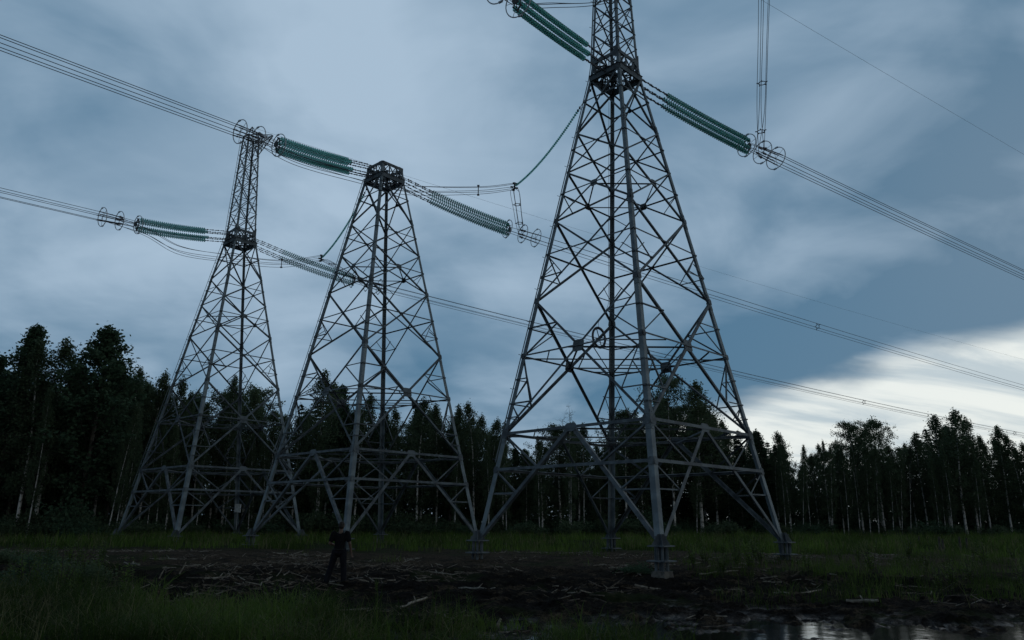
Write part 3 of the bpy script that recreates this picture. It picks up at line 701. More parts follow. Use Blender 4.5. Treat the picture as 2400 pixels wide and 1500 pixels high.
#PART2
# ------------------------------------------------------------------ trees
def leaf_quads(P, size, rng, flat=.0, drop=0):
    n = len(P); a = rng.normal(size=(n, 3)); a[:, 2] *= (1 - flat); a /= np.linalg.norm(a, axis=1)[:, None]
    b = rng.normal(size=(n, 3)); b -= a * (a * b).sum(1)[:, None]; b /= np.linalg.norm(b, axis=1)[:, None]
    s = size * rng.uniform(.6, 1.25, n)[:, None]
    l = a * s * .62; w = b * s * .40
    V = np.stack([P - l, P + w - l * .1, P + l, P - w - l * .1], axis=1); return V
def make_tree(kind, seed):
    """12 m tall prototype meshes: trunk and crown (limbs + leaves)"""
    rng = np.random.default_rng(seed); rr = random.Random(seed); H = 12.0
    lean = (rr.uniform(-.35, .35), rr.uniform(-.3, .3)); ph = rr.uniform(0, 6)
    def axis_p(h):
        t = h / H; return Vector((lean[0] * t * t * 2 + .10 * math.sin(t * 7 + ph) * t, lean[1] * t * t * 2 + .10 * math.cos(t * 6 + ph) * t, h))
    r0 = {'birch': .085, 'aspen': .12, 'spruce': .11, 'bare': .07, 'young': .05, 'wide': .12}[kind]
    tm = MB(); hs_ = [0, .15, .5, 1, 2, 3.2, 4.5, 6, 7.5, 9, 10.3, 11.3, 11.8]
    tm.tube([axis_p(h) - (Z * .4 if h == 0 else Z * 0) for h in hs_], [r0 * (1.35 if h < .2 else 1) * (1 - .93 * h / H) + .006 for h in hs_], 8)
    cm = MB(); L = []; leaf = {'birch': .115, 'aspen': .15, 'spruce': .13, 'bare': .1, 'young': .16, 'wide': .125}[kind]
    def add(c, n, s, sz=1.0): L.append(np.array(c)[None, :] + rng.normal(size=(n, 3)) * np.array(s)[None, :] * sz)
    if kind == 'spruce':
        h = 1.5
        while h < 11.7:
            nb = 6 + rr.randint(0, 2); r = 1.55 * ((H - h) / (H - 1.5)) ** .8 * rr.uniform(.8, 1.15) + .08
            for k in range(nb):
                a = rr.uniform(0, 6.28); q = axis_p(h); d = Vector((math.cos(a), math.sin(a), 0)); e = q + d * r + Z * (-.18 * r + rr.uniform(-.05, .15))
                cm.tube([q, q.lerp(e, .5) - Z * .05, e], .016, 4, r2=.005)
                for t in (.35, .55, .75, .92): add(q.lerp(e, t) - Z * .06, max(3, int(9 * r)), (.11 * r + .04, .11 * r + .04, .06))
            h += rr.uniform(.26, .42)
    else:
        cfg = {'birch': (50, .20, 1.9, 8, 13), 'aspen': (74, .14, 2.5, 8, 20), 'wide': (74, .26, 3.0, 9, 17), 'bare': (22, .38, 1.5, 4, 1), 'young': (34, .12, 1.1, 5, 14)}[kind]
        nb, hb, RC, ntw, nl = cfg
        for i in range(nb):
            f = (i + rr.random()) / nb; h = H * (hb + (.985 - hb) * f)
            prof = {'birch': min(1, f * 3.0 + .35) * (1 - f) ** .74 * 1.12 + .03, 'aspen': (1 - f) ** .85 * 1.2 * min(1, f * 3.2 + .35), 'wide': max(.12, math.sin(math.pi * (f * .62 + .30)) ** .9) * (1.0 if f < .9 else .7), 'bare': 1 - f * .7, 'young': 1 - f * .75}[kind]
            r = RC * prof * rr.uniform(.55, 1.2); a = i * 2.4 + rr.uniform(-.5, .5); d = Vector((math.cos(a), math.sin(a), 0)); q = axis_p(h)
            rise = {'birch': .95, 'aspen': 1.15, 'wide': .95, 'bare': 1.1, 'young': .9}[kind] * r * rr.uniform(.6, 1.2)
            rise = min(rise, (H + .1 - h) * .9 if kind != 'wide' else (H + .4 - h))
            m1 = q + d * r * .55 + Z * rise * .7; e = q + d * r + Z * rise * (.85 if kind != 'birch' else .65)
            cm.tube([q, m1, e], .030 * (1 - f * .6), 5, r2=.007)
            for k in range(ntw):
                t = .28 + .72 * (k + rr.random()) / ntw; b0 = q.lerp(m1, t / .55) if t < .55 else m1.lerp(e, (t - .55) / .45)
                tw = Vector((rr.gauss(0, 1), rr.gauss(0, 1), rr.gauss(0, .5) + (.1 if kind != 'birch' else -.4))).normalized() * rr.uniform(.2, .55) * (.35 + .65 * min(1, prof * 1.3))
                e2 = b0 + tw
                cm.tube([b0, b0.lerp(e2, .5) + Z * .04, e2], .010, 3, r2=.004)
                if kind == 'bare':
                    for _ in range(2): cm.tube([e2, e2 + Vector((rr.gauss(0, .2), rr.gauss(0, .2), rr.uniform(.05, .35)))], .007, 3, r2=.003)
                    if rr.random() < .35: add(e2, 3, (.1, .1, .1))
                else:
                    s = {'birch': (.12, .12, .20), 'aspen': (.14, .14, .17), 'wide': (.14, .14, .15), 'young': (.17, .17, .2)}[kind]
                    dr_ = Vector((0, 0, -.12 if kind == 'birch' else 0))
                    add(b0.lerp(e2, .7) + dr_, nl, s)
                    if kind == 'birch': add(e2 + Z * -.28, nl // 3, (.07, .07, .2))
        if kind in ('birch', 'young', 'aspen'):
            for k in range(10): add(axis_p(H * (.90 + .0115 * k)), 7, (.19 - .016 * k, .19 - .016 * k, .10))
        # sparse dead twigs on the bare stem
        for k in range(10):
            h = rr.uniform(1.5, H * hb + 1); a = rr.uniform(0, 6.28); q = axis_p(h); e = q + Vector((math.cos(a), math.sin(a), rr.uniform(-.2, .5))) * rr.uniform(.3, .9)
            cm.tube([q, e], .010, 3, r2=.004)
    P = np.concatenate(L) if L else np.zeros((1, 3)); V = leaf_quads(P, leaf, rng)
    tint = np.clip(rng.normal(.45, .25, len(V)), 0, 1)
    bm_ = cm.mesh('tmp', TWIG); nb_v = len(bm_.vertices)
    # one crown mesh: limbs (material 0) + leaves (material 1)
    me = bpy.data.meshes.new('crown'); nvb = len(cm.v); nfb = len(cm.f); n = len(V)
    co = np.concatenate([np.array(cm.v).reshape(-1, 3), V.reshape(-1, 3)]); me.vertices.add(len(co)); me.vertices.foreach_set('co', co.reshape(-1).astype(np.float32))
    li = [i for f_ in cm.f for i in f_]; tot = [len(f_) for f_ in cm.f]
    li = np.concatenate([np.array(li), np.arange(n * 4) + nvb]).astype(np.int32); tot = np.array(tot + [4] * n, dtype=np.int32)
    st = np.concatenate([[0], np.cumsum(tot)[:-1]]).astype(np.int32)
    me.loops.add(len(li)); me.loops.foreach_set('vertex_index', li); me.polygons.add(len(tot)); me.polygons.foreach_set('loop_start', st); me.polygons.foreach_set('loop_total', tot)
    me.materials.append(TWIG); me.materials.append({'birch': LEAF_B, 'aspen': LEAF_A, 'spruce': LEAF_S, 'bare': LEAF_B, 'young': LEAF_A, 'wide': LEAF_B}[kind])
    me.polygons.foreach_set('material_index', np.concatenate([np.zeros(nfb), np.ones(n)]).astype(np.int32)); me.update(calc_edges=True)
    at = me.attributes.new('tint', 'FLOAT', 'POINT'); at.data.foreach_set('value', np.concatenate([np.zeros(nvb), np.repeat(tint, 4)]).astype(np.float32))
    bpy.data.meshes.remove(bm_)
    return tm.mesh('trunk', BARK if kind in ('birch', 'wide', 'bare') else BARKD, True), me
PRO = {}
for kind, n in (('birch', 5), ('aspen', 3), ('wide', 3), ('spruce', 2), ('bare', 2), ('young', 3)):
    PRO[kind] = [make_tree(kind, 100 * len(kind) + 7 * i + 1) for i in range(n)]
DARKT = []
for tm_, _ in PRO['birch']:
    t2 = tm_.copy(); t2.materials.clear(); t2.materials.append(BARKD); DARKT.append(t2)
NAMES = dict(birch='birch_tree', aspen='aspen_tree', wide='birch_tree', spruce='spruce_tree', bare='bare_tree', young='young_tree')
rt = random.Random(11); cnt = {}
def put_tree(kind, x, y, h, label, group, wid=1.0, dark=False):
    v = cnt.get(kind, 0); cnt[kind] = v + 1; tmx, cmx = PRO[kind][v % len(PRO[kind])]
    e = empty(NAMES[kind], (x, y, ground_z(x, y, False) - .05), label, 'tree', group, rt.uniform(0, 6.28)); s = h / 12
    e.scale = (s * wid, s * wid, s)
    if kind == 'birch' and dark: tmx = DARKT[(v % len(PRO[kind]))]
    obj('trunk', tmx, e); obj('crown', cmx, e)
    return e
def Yf(px):                      # distance of the forest edge seen in each direction
    return 56 + 12 * ss(150, 620, px) + 8 * ss(1250, 1700, px)
SKY = [ # px, top py, kind, extra depth, width
 (-60, 800, 'aspen', 0, 1.1, ''), (8, 835, 'aspen', 1, 1.0, 'dense dark aspen at the very left edge of the forest'), (60, 768, 'aspen', 0, 1.15, 'tall dense dark aspen near the left edge, second highest crown on the left'),
 (112, 800, 'birch', -1, 1.0, 'airy birch squeezed between the two tallest dark aspens, its left one'), (152, 794, 'birch', 0, 1.15, 'airy grey leaved birch between the two tallest dark aspens, its right one'),
 (196, 850, 'aspen', 2, .9, 'shorter dark aspen tucked against the left flank of the highest aspen'), (250, 768, 'aspen', -1, 1.35, 'highest broad dark aspen crown at the left, left of the farthest tower'),
 (300, 850, 'aspen', 1, .9, 'narrow dark aspen on the right shoulder of the highest aspen'), (332, 855, 'birch', 0, .8, 'thin pointed birch right of the highest dark aspen'), (371, 866, 'birch', 1, .85, 'thin pointed birch just left of the farthest tower, with a loose top'),
 (432, 884, 'birch', 0, .8, 'thin birch seen through the left side of the farthest tower'), (480, 940, 'birch', 1, .9, 'low birch top behind the front leg of the farthest tower'), (556, 880, 'birch', 0, .85, 'slender birch rising behind the rear leg of the farthest tower'),
 (520, 965, 'birch', 2, 1, 'low rounded birch behind the middle of the farthest tower'), (612, 985, 'birch', 1, 1, 'low birch crown behind the right leg of the farthest tower'), (655, 957, 'birch', 0, .9, 'birch top filling the gap between farthest and middle towers'),
 (705, 975, 'birch', 1, 1, 'dark birch behind the left leg of the middle tower'), (768, 868, 'birch', -1, 1.1, 'tallest pointed birch behind the left half of the middle tower'), (806, 950, 'aspen', 2, .9, 'dark round crown left of the front leg of the middle tower'),
 (848, 922, 'birch', 0, 1.0, 'birch top directly behind the front leg of the middle tower'), (905, 965, 'aspen', 1, 1, 'dark crown between front and rear legs of the middle tower'), (940, 955, 'birch', 0, .8, 'thin birch just right of the rear leg of the middle tower'),
 (988, 928, 'birch', -1, 1, 'pointed birch behind the right half of the middle tower'), (1032, 945, 'birch', 1, .9, 'light leaved birch beside the right leg of the middle tower, inside it'), (1074, 948, 'birch', 0, .85, 'first pointed birch right of the middle tower'),
 (1117, 944, 'birch', 0, .95, 'tallest pointed birch between the middle and nearest towers'), (1150, 980, 'birch', 1, 1, 'birch just left of the left leg of the nearest tower'), (1182, 985, 'birch', 0, .9, 'birch crossed by the left leg of the nearest tower'),
 (1236, 1062, 'birch', 1, 1, 'low birch just inside the left leg of the nearest tower'), (1272, 1030, 'birch', 0, 1.0, 'rounded low birch left of the dead tree'), (1333, 952, 'bare', -1, .8, 'dead leafless tree with a forked tip inside the nearest tower'),
 (1312, 1068, 'birch', 2, .9, 'low birch behind the dead tree'), (1368, 1050, 'bare', 0, .8, 'second leafless sapling right of the dead tree'), (1408, 1085, 'birch', 1, 1, 'low birch left of the broad crowns inside the nearest tower'),
 (1462, 965, 'wide', 0, .95, 'broad spreading birch left of the front leg of the nearest tower'), (1500, 985, 'birch', 1, 1.0, 'birch half hidden by the front leg of the nearest tower'), (1566, 890, 'wide', 0, .85, 'highest full crown inside the nearest tower, right of its front leg'),
 (1628, 898, 'birch', 0, 1.45, 'tall loose birch right of the highest crown inside the nearest tower'), (1668, 985, 'birch', 1, 1.2, 'birch between the tall loose birch and the right leg of the nearest tower'),
 (1727, 1000, 'spruce', -1, .9, 'pointed spruce just left of the right leg of the nearest tower'), (1700, 1050, 'birch', 1, 1, 'low birch beside the left of the two spruces'), (1784, 1000, 'spruce', 0, .95, 'pointed spruce just right of the nearest tower'),
 (1760, 1060, 'birch', 2, 1, 'low birch between the two spruces'), (1836, 1010, 'birch', 0, 1.05, 'loose topped birch right of the right-hand spruce'), (1812, 1040, 'birch', 1, 1, 'short birch squeezed beside the right-hand spruce'),
 (1884, 1043, 'bare', 0, .8, 'thin nearly leafless birch right of the spruces'), (1904, 1062, 'birch', 1, .9, 'low birch right of the nearly leafless one'), (1932, 1040, 'birch', 0, .8, 'narrow birch left of the two wide rounded crowns'),
 (1960, 1050, 'birch', 1, .9, 'small birch leaning against the left rounded crown'), (1998, 996, 'wide', 0, .9, 'left of the two wide rounded crowns right of the nearest tower'), (2045, 988, 'wide', 0, .9, 'right of the two wide rounded crowns right of the nearest tower'),
 (2088, 1040, 'birch', 1, 1, 'low birch on the right flank of the wide rounded crowns'), (2126, 1045, 'birch', 1, 1, 'low birch left of the small pointed crown'), (2147, 1014, 'birch', 0, .9, 'small pointed crown between the wide crowns and the tall group at right'),
 (2192, 968, 'birch', 0, 1.25, 'left tip of the tall triple topped group at the right'), (2226, 962, 'birch', -1, 1.2, 'highest middle tip of the tall group at the right'), (2256, 980, 'birch', 0, 1.1, 'right tip of the tall group at the right'),
 (2290, 1020, 'birch', 1, 1, 'lower birch beside the tall group at the right, on its right'), (2334, 998, 'birch', 0, 1.1, 'pointed birch nearest the right edge that tops its neighbours'), (2376, 1018, 'birch', 0, 1, 'last birch but one at the right edge'),
 (2410, 1036, 'birch', 0, 1, 'birch cut by the right edge of the picture'), (2470, 1010, 'wide', 0, 1, '')]
for px, py, kind, dd, wid, lab in SKY:
    Y = Yf(px) + dd + rt.uniform(-.5, .5); zt = top_z(px, py, Y); x = col_x(px, Y, zt); gz = ground_z(x, Y, False)
    if not lab: put_tree(kind, x, Y, zt - gz, 'tall tree of the forest wall just outside the frame', 'trees outside the frame', wid)
    else: put_tree(kind, x, Y, zt - gz, lab, 'trees along the forest skyline', wid * (1.2 if kind == 'birch' else 1.05))
def skyl(px):                    # height of the skyline above
    best = 1080
    for p, y, *_ in SKY:
        y2 = y + abs(px - p) * .85; best = min(best, y2)
    return best
REG = [(-900, 330, 'left of the farthest tower'), (330, 760, 'behind the farthest tower'), (760, 1130, 'behind the middle tower'), (1130, 1800, 'behind the nearest tower'), (1800, 3400, 'right of the nearest tower')]
def region(px): return [r for r in REG if r[0] <= px < r[1]][0][2]
px = -420
rows = [(3.0, 54, .92), (7, 58, .97), (12, 60, 1.0), (18, 70, 1.0)]
for ri, (dd, step, k) in enumerate(rows):
    px = -420 + ri * 20
    while px < 2850:
        Y = Yf(px) + dd + rt.uniform(-1.5, 1.5); py = max(skyl(px) + rt.uniform(6, 62), 895)
        zt = top_z(px, py, Y); x = col_x(px, Y, 5); gz = ground_z(x, Y, False); h = max(6.0, zt - gz)
        kind = rt.choice(['birch', 'birch', 'aspen', 'birch', 'wide', 'birch', 'aspen', 'birch', 'spruce', 'bare'])
        pale = kind == 'birch' and rt.random() < .35
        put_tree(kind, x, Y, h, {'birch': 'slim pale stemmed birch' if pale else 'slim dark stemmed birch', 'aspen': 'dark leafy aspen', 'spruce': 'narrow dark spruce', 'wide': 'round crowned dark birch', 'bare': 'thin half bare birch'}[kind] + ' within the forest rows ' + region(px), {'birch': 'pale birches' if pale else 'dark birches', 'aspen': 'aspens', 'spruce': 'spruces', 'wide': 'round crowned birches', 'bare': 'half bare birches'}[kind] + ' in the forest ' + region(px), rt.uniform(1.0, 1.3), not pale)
        px += step * rt.uniform(.7, 1.3)
# dark undergrowth that closes the forest between the stems
rgu = np.random.default_rng(21); n = 14000
pxs_ = rgu.uniform(-500, 2900, n); dd_ = rgu.uniform(1.5, 22, n); C_ = []
for p_, d_ in zip(pxs_, dd_):
    Y = Yf(p_) + d_; x = col_x(p_, Y, 2); hmax = 1.2 + 4.6 * ss(1, 12, d_) * (.75 + .9 * abs(nz(x, Y, .22, 3)))
    C_.append((x, Y, ground_z(x, Y, False) + hmax * rgu.random() ** .8))
C_ = np.array(C_); P_ = np.repeat(C_, 22, 0) + rgu.normal(0, 1, (n * 22, 3)) * np.array([.42, .42, .30])
tag(obj('undergrowth', quads_mesh('undergrowth', leaf_quads(P_, .24, rgu), [LEAF_A], np.clip(rgu.normal(.3, .2, len(P_)), 0, 1))), 'dark leafy undergrowth closing the forest between the trunks', 'undergrowth', kind='stuff')
# pale stems standing at the very edge
def stem_tree(px0, py0, px1, py1, kind='birch', h=None, lab=''):
    Y = Yf(px0) - 2.2 + rt.uniform(-.4, .4); x0 = col_x(px0, Y, .5); z0 = ground_z(x0, Y, False); p1 = pt(px1, py1, Y)
    H = h or 9.5
    tmx, cmx = PRO[kind][rt.randrange(len(PRO[kind]))]
    e = empty(NAMES[kind], (x0, Y, z0 - .05), lab, 'tree', 'pale birch stems along the forest edge', 0); s = H / 12
    e.scale = (s * .62, s * .62, s); e.rotation_euler = (rt.uniform(-.02, .02), math.atan2(p1.x - x0, p1.z - z0), 0)
    obj('trunk', tmx, e); obj('crown', cmx, e)
STEMS = [(65, 1236, 95, 1080, 11, 'lone pale birch stem near the left edge'), (252, 1232, 290, 1080, 10, 'first of the pale stems leaning right, left of the farthest tower'), (270, 1230, 298, 1090, 10, 'second pale stem leaning right, left of the farthest tower'),
 (283, 1232, 316, 1080, 10, 'third pale stem leaning right, beside the left leg of the farthest tower'), (345, 1228, 362, 1110, 9, 'pale stem between left and front legs of the farthest tower, leftmost'), (366, 1232, 378, 1120, 9, 'pale stem between left and front legs of the farthest tower, middle'),
 (389, 1238, 402, 1110, 9, 'brightest pale stem between left and front legs of the farthest tower'), (460, 1236, 482, 1080, 9, 'pale stem right of the front leg of the farthest tower'), (528, 1230, 538, 1140, 9, 'short pale stem left of the rear leg of the farthest tower'),
 (584, 1228, 592, 1060, 9, 'pale stem rising beside the left foot of the middle tower'), (617, 1228, 624, 1090, 9, 'pale stem just right of the left foot of the middle tower'), (738, 1238, 747, 1130, 9, 'pale spotted stem left of the front leg of the middle tower'),
 (1068, 1232, 1070, 1100, 9, 'thin pale stem inside the right leg of the middle tower'), (1148, 1228, 1146, 1090, 9, 'pale stem just right of the meeting feet of two towers'), (1190, 1230, 1186, 1120, 9, 'pale stem in the lower left triangle of the nearest tower'),
 (1268, 1240, 1262, 1130, 9, 'thin straight pale stem between left and rear legs of the nearest tower'), (1342, 1225, 1338, 1110, 9, 'pale spotted stem left of the rear leg of the nearest tower'), (1445, 1225, 1440, 1120, 9, 'pale stem just right of the rear leg of the nearest tower'),
 (1637, 1228, 1632, 1130, 9, 'thick white spotted stem right of the front leg of the nearest tower'), (1846, 1236, 1836, 1120, 9, 'pale stem just right of the right foot of the nearest tower'), (1886, 1215, 1882, 1080, 9, 'faint pale stem second right of the nearest tower'),
 (1950, 1228, 1932, 1090, 9.5, 'bright leaning stem third right of the nearest tower'), (1956, 1215, 1948, 1120, 9, 'slim stem close behind the bright leaning one'), (1993, 1226, 1981, 1090, 9, 'slender stem left of the group of three bright stems'),
 (2020, 1232, 2006, 1100, 9, 'leftmost of the three bright stems under the wide crowns'), (2044, 1240, 2033, 1120, 9, 'middle of the three bright stems under the wide crowns'), (2064, 1240, 2052, 1110, 9, 'rightmost of the three bright stems under the wide crowns'),
 (2098, 1230, 2092, 1180, 8, 'short faint stem left of the forked bare birch'), (2118, 1230, 2112, 1170, 8, 'faint stem touching the forked bare birch'), (2207, 1232, 2194, 1160, 8, 'first thin stem right of the forked bare birch'),
 (2221, 1240, 2210, 1170, 8, 'second thin stem right of the forked bare birch'), (2238, 1240, 2226, 1160, 9, 'third thin stem right of the forked bare birch'), (2304, 1232, 2292, 1150, 9, 'lone thin stem under the right-hand trees')]
for a, b_, c, d, h, lab in STEMS: stem_tree(a, b_, c, d, 'birch', h * .95, lab)
stem_tree(2139, 1230, 2130, 1100, 'bare', 7.0, 'forked bare white birch standing before the dark trees on the right')

# shrubs at the edge of the clearing
def shrub_mesh(seed):
    rng = np.random.default_rng(seed); rr = random.Random(seed); m = MB(); L = []
    for k in range(16):
        a = rr.uniform(0, 6.28); r = rr.uniform(.2, .95); e = Vector((math.cos(a) * r, math.sin(a) * r, rr.uniform(.5, 1.25) * (1.1 - r * .5))); m.tube([(0, 0, -.1), e * .5 + Z * .12, e], .014, 4, r2=.004)
        for t in (.5, .75, 1.0):
            c = e * t + Z * .12 * (1 - t); L.append(np.array(c)[None] + rng.normal(size=(34, 3)) * np.array([.17, .17, .12])[None])
    P = np.concatenate(L); return m.mesh('branches', TWIG), quads_mesh('foliage', leaf_quads(P, .10, rng), [LEAF_A if seed % 2 else LEAF_B], np.clip(rng.normal(.6, .25, len(P)), 0, 1))
SH = [shrub_mesh(s) for s in range(4)]
SHR = [(30, 1240, 'low dark shrub at the left edge under the aspens'), (180, 1238, 'low shrub left of the leaning pale stems'), (320, 1236, 'low shrub beside the left foot of the farthest tower'), (640, 1238, 'low shrub between farthest and middle tower feet'),
 (960, 1240, 'low shrub right of the rear foot of the middle tower'), (1240, 1245, 'low shrub inside the left leg of the nearest tower'), (1500, 1238, 'low green shrub left of the front foot of the nearest tower'), (1560, 1232, 'green shrub seen past the front foot of the nearest tower'),
 (1700, 1234, 'green shrub between front and right feet of the nearest tower'), (1900, 1238, 'green shrub right of the nearest tower'), (2160, 1236, 'wide green shrub below the forked bare birch'), (2185, 1240, 'green shrub touching the wide one on its right'), (2335, 1236, 'rounded shrub near the right edge')]
for i, (px, py, lab) in enumerate(SHR):
    Y = Yf(px) - rt.uniform(4, 7); x = col_x(px, Y, .5); e = empty('shrub', (x, Y, ground_z(x, Y, False)), lab, 'bush', 'shrubs at the forest edge', rt.uniform(0, 6)); s = rt.uniform(.9, 1.3); e.scale = (s * 1.6, s * 1.3, s)
    obj('branches', SH[i % 4][0], e); obj('foliage', SH[i % 4][1], e)

rs_ = random.Random(77)
for k, (px, py, lab) in enumerate([(20, 1300, 'dark bush on the left bank, cut by the left edge'), (95, 1310, 'dark bush on the left bank, second from the left edge'), (165, 1322, 'dark bush on the left bank above the pale weed'), (60, 1365, 'low dark bush on the left bank, nearest the camera'), (215, 1345, 'dark bush ending the left bank beside the mud'), (1508, 1318, 'dark bush left of the nearest footing')]):
    lo, hi = 9.0, 90.0
    for _ in range(26):
        Y = (lo + hi) / 2; p = pt(px, py + 25, Y); lo, hi = (Y, hi) if p.z > ground_z(p.x, Y, False) else (lo, Y)
    x = col_x(px, lo, 0); e = empty('shrub', (x, lo, ground_z(x, lo) - .1), lab, 'bush', 'bushes in the clearing', rs_.uniform(0, 6)); e.scale = (.85, .7, .50 if px < 1000 else .35)
    obj('branches', SH[k % 4][0], e); obj('foliage', SH[k % 4][1], e)
for k in range(70):
    px = -300 + 2950 * (k + rs_.random()) / 70; Y = Yf(px) - rs_.uniform(.5, 4.5); x = col_x(px, Y, .5); s = rs_.uniform(.6, 1.4) * (.7 if px > 1700 else 1)
    e = empty('shrub', (x, Y, ground_z(x, Y, False)), 'low dark shrub in the hedge of undergrowth ' + region(px), 'bush', 'undergrowth shrubs ' + region(px), rs_.uniform(0, 6)); e.scale = (s * 1.4, s * 1.3, s * rs_.uniform(.8, 1.6))
    obj('branches', SH[k % 4][0], e); obj('foliage', SH[k % 4][1], e)

# ------------------------------------------------------------------ grass
rng = np.random.default_rng(3)
GX, GY = np.array(xs), np.array(ys); GZ = np.array([v[2] for v in gv]).reshape(len(ys), len(xs))
def gz_np(x, y):
    i = np.clip(np.searchsorted(GX, x) - 1, 0, len(GX) - 2); j = np.clip(np.searchsorted(GY, y) - 1, 0, len(GY) - 2)
    u = (x - GX[i]) / (GX[i + 1] - GX[i]); v = (y - GY[j]) / (GY[j + 1] - GY[j])
    return GZ[j, i] * (1 - u) * (1 - v) + GZ[j, i + 1] * u * (1 - v) + GZ[j + 1, i] * (1 - u) * v + GZ[j + 1, i + 1] * u * v
NG_ = rng.random((256, 256))
def vn(x, y, s, o=0):
    x = x * s + 57 + o; y = y * s + 31 + o * 2; i = np.floor(x).astype(int); j = np.floor(y).astype(int); u = x - i; v = y - j; u = u * u * (3 - 2 * u); v = v * v * (3 - 2 * v)
    g_ = lambda a, b_: NG_[a % 256, b_ % 256]
    return g_(i, j) * (1 - u) * (1 - v) + g_(i + 1, j) * u * (1 - v) + g_(i, j + 1) * (1 - u) * v + g_(i + 1, j + 1) * u * v
def sst(a, b_, x):
    t = np.clip((x - a) / (b_ - a), 0, 1); return t * t * (3 - 2 * t)
def blades(x, y, h, w, lean=.5):
    n = len(x); z = gz_np(x, y) - .03; a = rng.uniform(0, 6.283, n); ln = np.abs(rng.normal(lean, lean * .45, n)); dx_, dy_ = np.cos(a), np.sin(a)
    fa = a + 1.57 + rng.normal(0, .5, n); wx, wy = np.cos(fa), np.sin(fa); Q = []
    T = [0, .4, .75, 1.0]; WW = [1, .85, .5, .06]; P = []
    for t, k in zip(T, WW):
        hh = h * t * (1 - .32 * ln * t * t); ox = h * ln * t * t * .8
        c = np.stack([x + dx_ * ox, y + dy_ * ox, z + hh], 1); o = np.stack([wx * w * k * .5, wy * w * k * .5, np.zeros(n)], 1); P.append((c - o, c + o))
    for i in range(3): Q.append(np.stack([P[i][0], P[i][1], P[i + 1][1], P[i + 1][0]], 1))
    return np.concatenate(Q), n
def density(x, y):
    t = (x / y) * .966 ** -1; px_ = 1200 + FPX * x / (y * .966 + .0); d = np.zeros_like(x)
    nA = vn(x, y, .45) * .6 + vn(x, y, 1.3, 9) * .4; nB = vn(x, y, .22, 5)
    # foreground belt
    e = 15.6 + 1.6 * (vn(x, y, .5, 3) - .5) * 2 - 1.6 * sst(1350, 1600, px_) + 1.0 * sst(300, 0, px_)
    d = np.maximum(d, sst(e + .5, e - .6, y) * sst(.47, .58, nA) * sst(1640, 1500, px_))
    # weedy left bank
    e2 = 470 - (y - 14) * 14 + 120 * (vn(x, y, .6, 7) - .5)
    d = np.maximum(d, sst(e2, e2 - 120, px_) * sst(.22, .45, nA) * .9 * sst(36, 30, y))
    # far meadow
    far = 37.0 - 4.5 * sst(1100, 1300, px_) - 13.5 * sst(1560, 1700, px_) + 3 * (nB - .5)
    d = np.maximum(d, sst(far - .8, far + .8, y) * sst(.30, .50, nA + .10 * sst(50, 60, y)) * (1 - .85 * sst(.60, .72, nB) * sst(48, 40, y)))
    # patches in the brown belt
    d = np.maximum(d, sst(27, 30, y) * sst(.56, .66, nA) * .8)
    # low right: tall stand before the mud
    e3 = 24.0 - 5.6 * sst(1800, 2150, px_) - .8 * sst(2150, 2400, px_) + 1.6 * (vn(x, y, .8, 4) - .5)
    d = np.maximum(d, sst(1600, 1720, px_ + 80 * (nB - .5)) * sst(e3, e3 + 1.4, y) * sst(.30, .50, nA))
    d = d * (1 - .9 * sst(29.5, 31, y) * sst(36, 34, y) * sst(2150, 2000, px_) * sst(.2, .45, vn(x, y, .5, 15) + .2))
    return d, px_
def scatter(n, y0, y1, k=1.0):
    # uniform in x inside the view wedge (a little wider), area-uniform in y
    u = rng.random(n); y = np.sqrt(y0 ** 2 + u * (y1 ** 2 - y0 ** 2)); x = y * rng.uniform(-.82, .82, n); return x, y
def keep(x, y, pw=1):
    d, px_ = density(x, y); k = rng.random(len(x)) < d ** pw; return x[k], y[k]
def grassobj(name, Q, n, m, tint):
    me = quads_mesh(name, Q, [m], np.tile(tint, 3)); o = obj(name, me); tag(o, kind='stuff'); return o
# clumped near blades
def clump(x, y, per, rad):
    return np.repeat(x, per) + rng.normal(0, rad, len(x) * per), np.repeat(y, per) + rng.normal(0, rad, len(x) * per)
parts = []; tints = []
for (n, y0, y1, per, rad, h0, h1, w, lean) in ((4600, 11.3, 18, 13, .09, .22, .80, .013, .95), (5200, 18, 36, 9, .12, .20, .50, .012, .55), (15000, 34, 80, 7, .25, .35, .72, .035, .45)):
    x, y = keep(*scatter(n, y0, y1)); hh = rng.uniform(h0, h1, len(x)) * (.35 + .8 * vn(x, y, .7, 2) + .6 * vn(x, y, 2.1, 8) ** 2); x2, y2 = clump(x, y, per, rad); h2 = np.repeat(hh, per) * rng.uniform(.5, 1.25, len(x2))
    px_ = 1200 + FPX * x2 / (y2 * .966); h2 = h2 * (1 + .45 * sst(1600, 1800, px_) * sst(34, 22, y2)) * (1 - .35 * sst(560, 330, px_) * 0)
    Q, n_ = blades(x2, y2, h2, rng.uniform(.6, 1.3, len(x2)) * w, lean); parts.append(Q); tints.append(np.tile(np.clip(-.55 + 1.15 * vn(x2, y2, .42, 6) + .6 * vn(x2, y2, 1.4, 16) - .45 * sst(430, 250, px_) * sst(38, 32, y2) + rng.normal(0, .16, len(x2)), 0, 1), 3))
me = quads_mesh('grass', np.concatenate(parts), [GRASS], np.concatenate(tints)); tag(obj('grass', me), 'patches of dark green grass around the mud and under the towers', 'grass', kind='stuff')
parts = []; tints = []
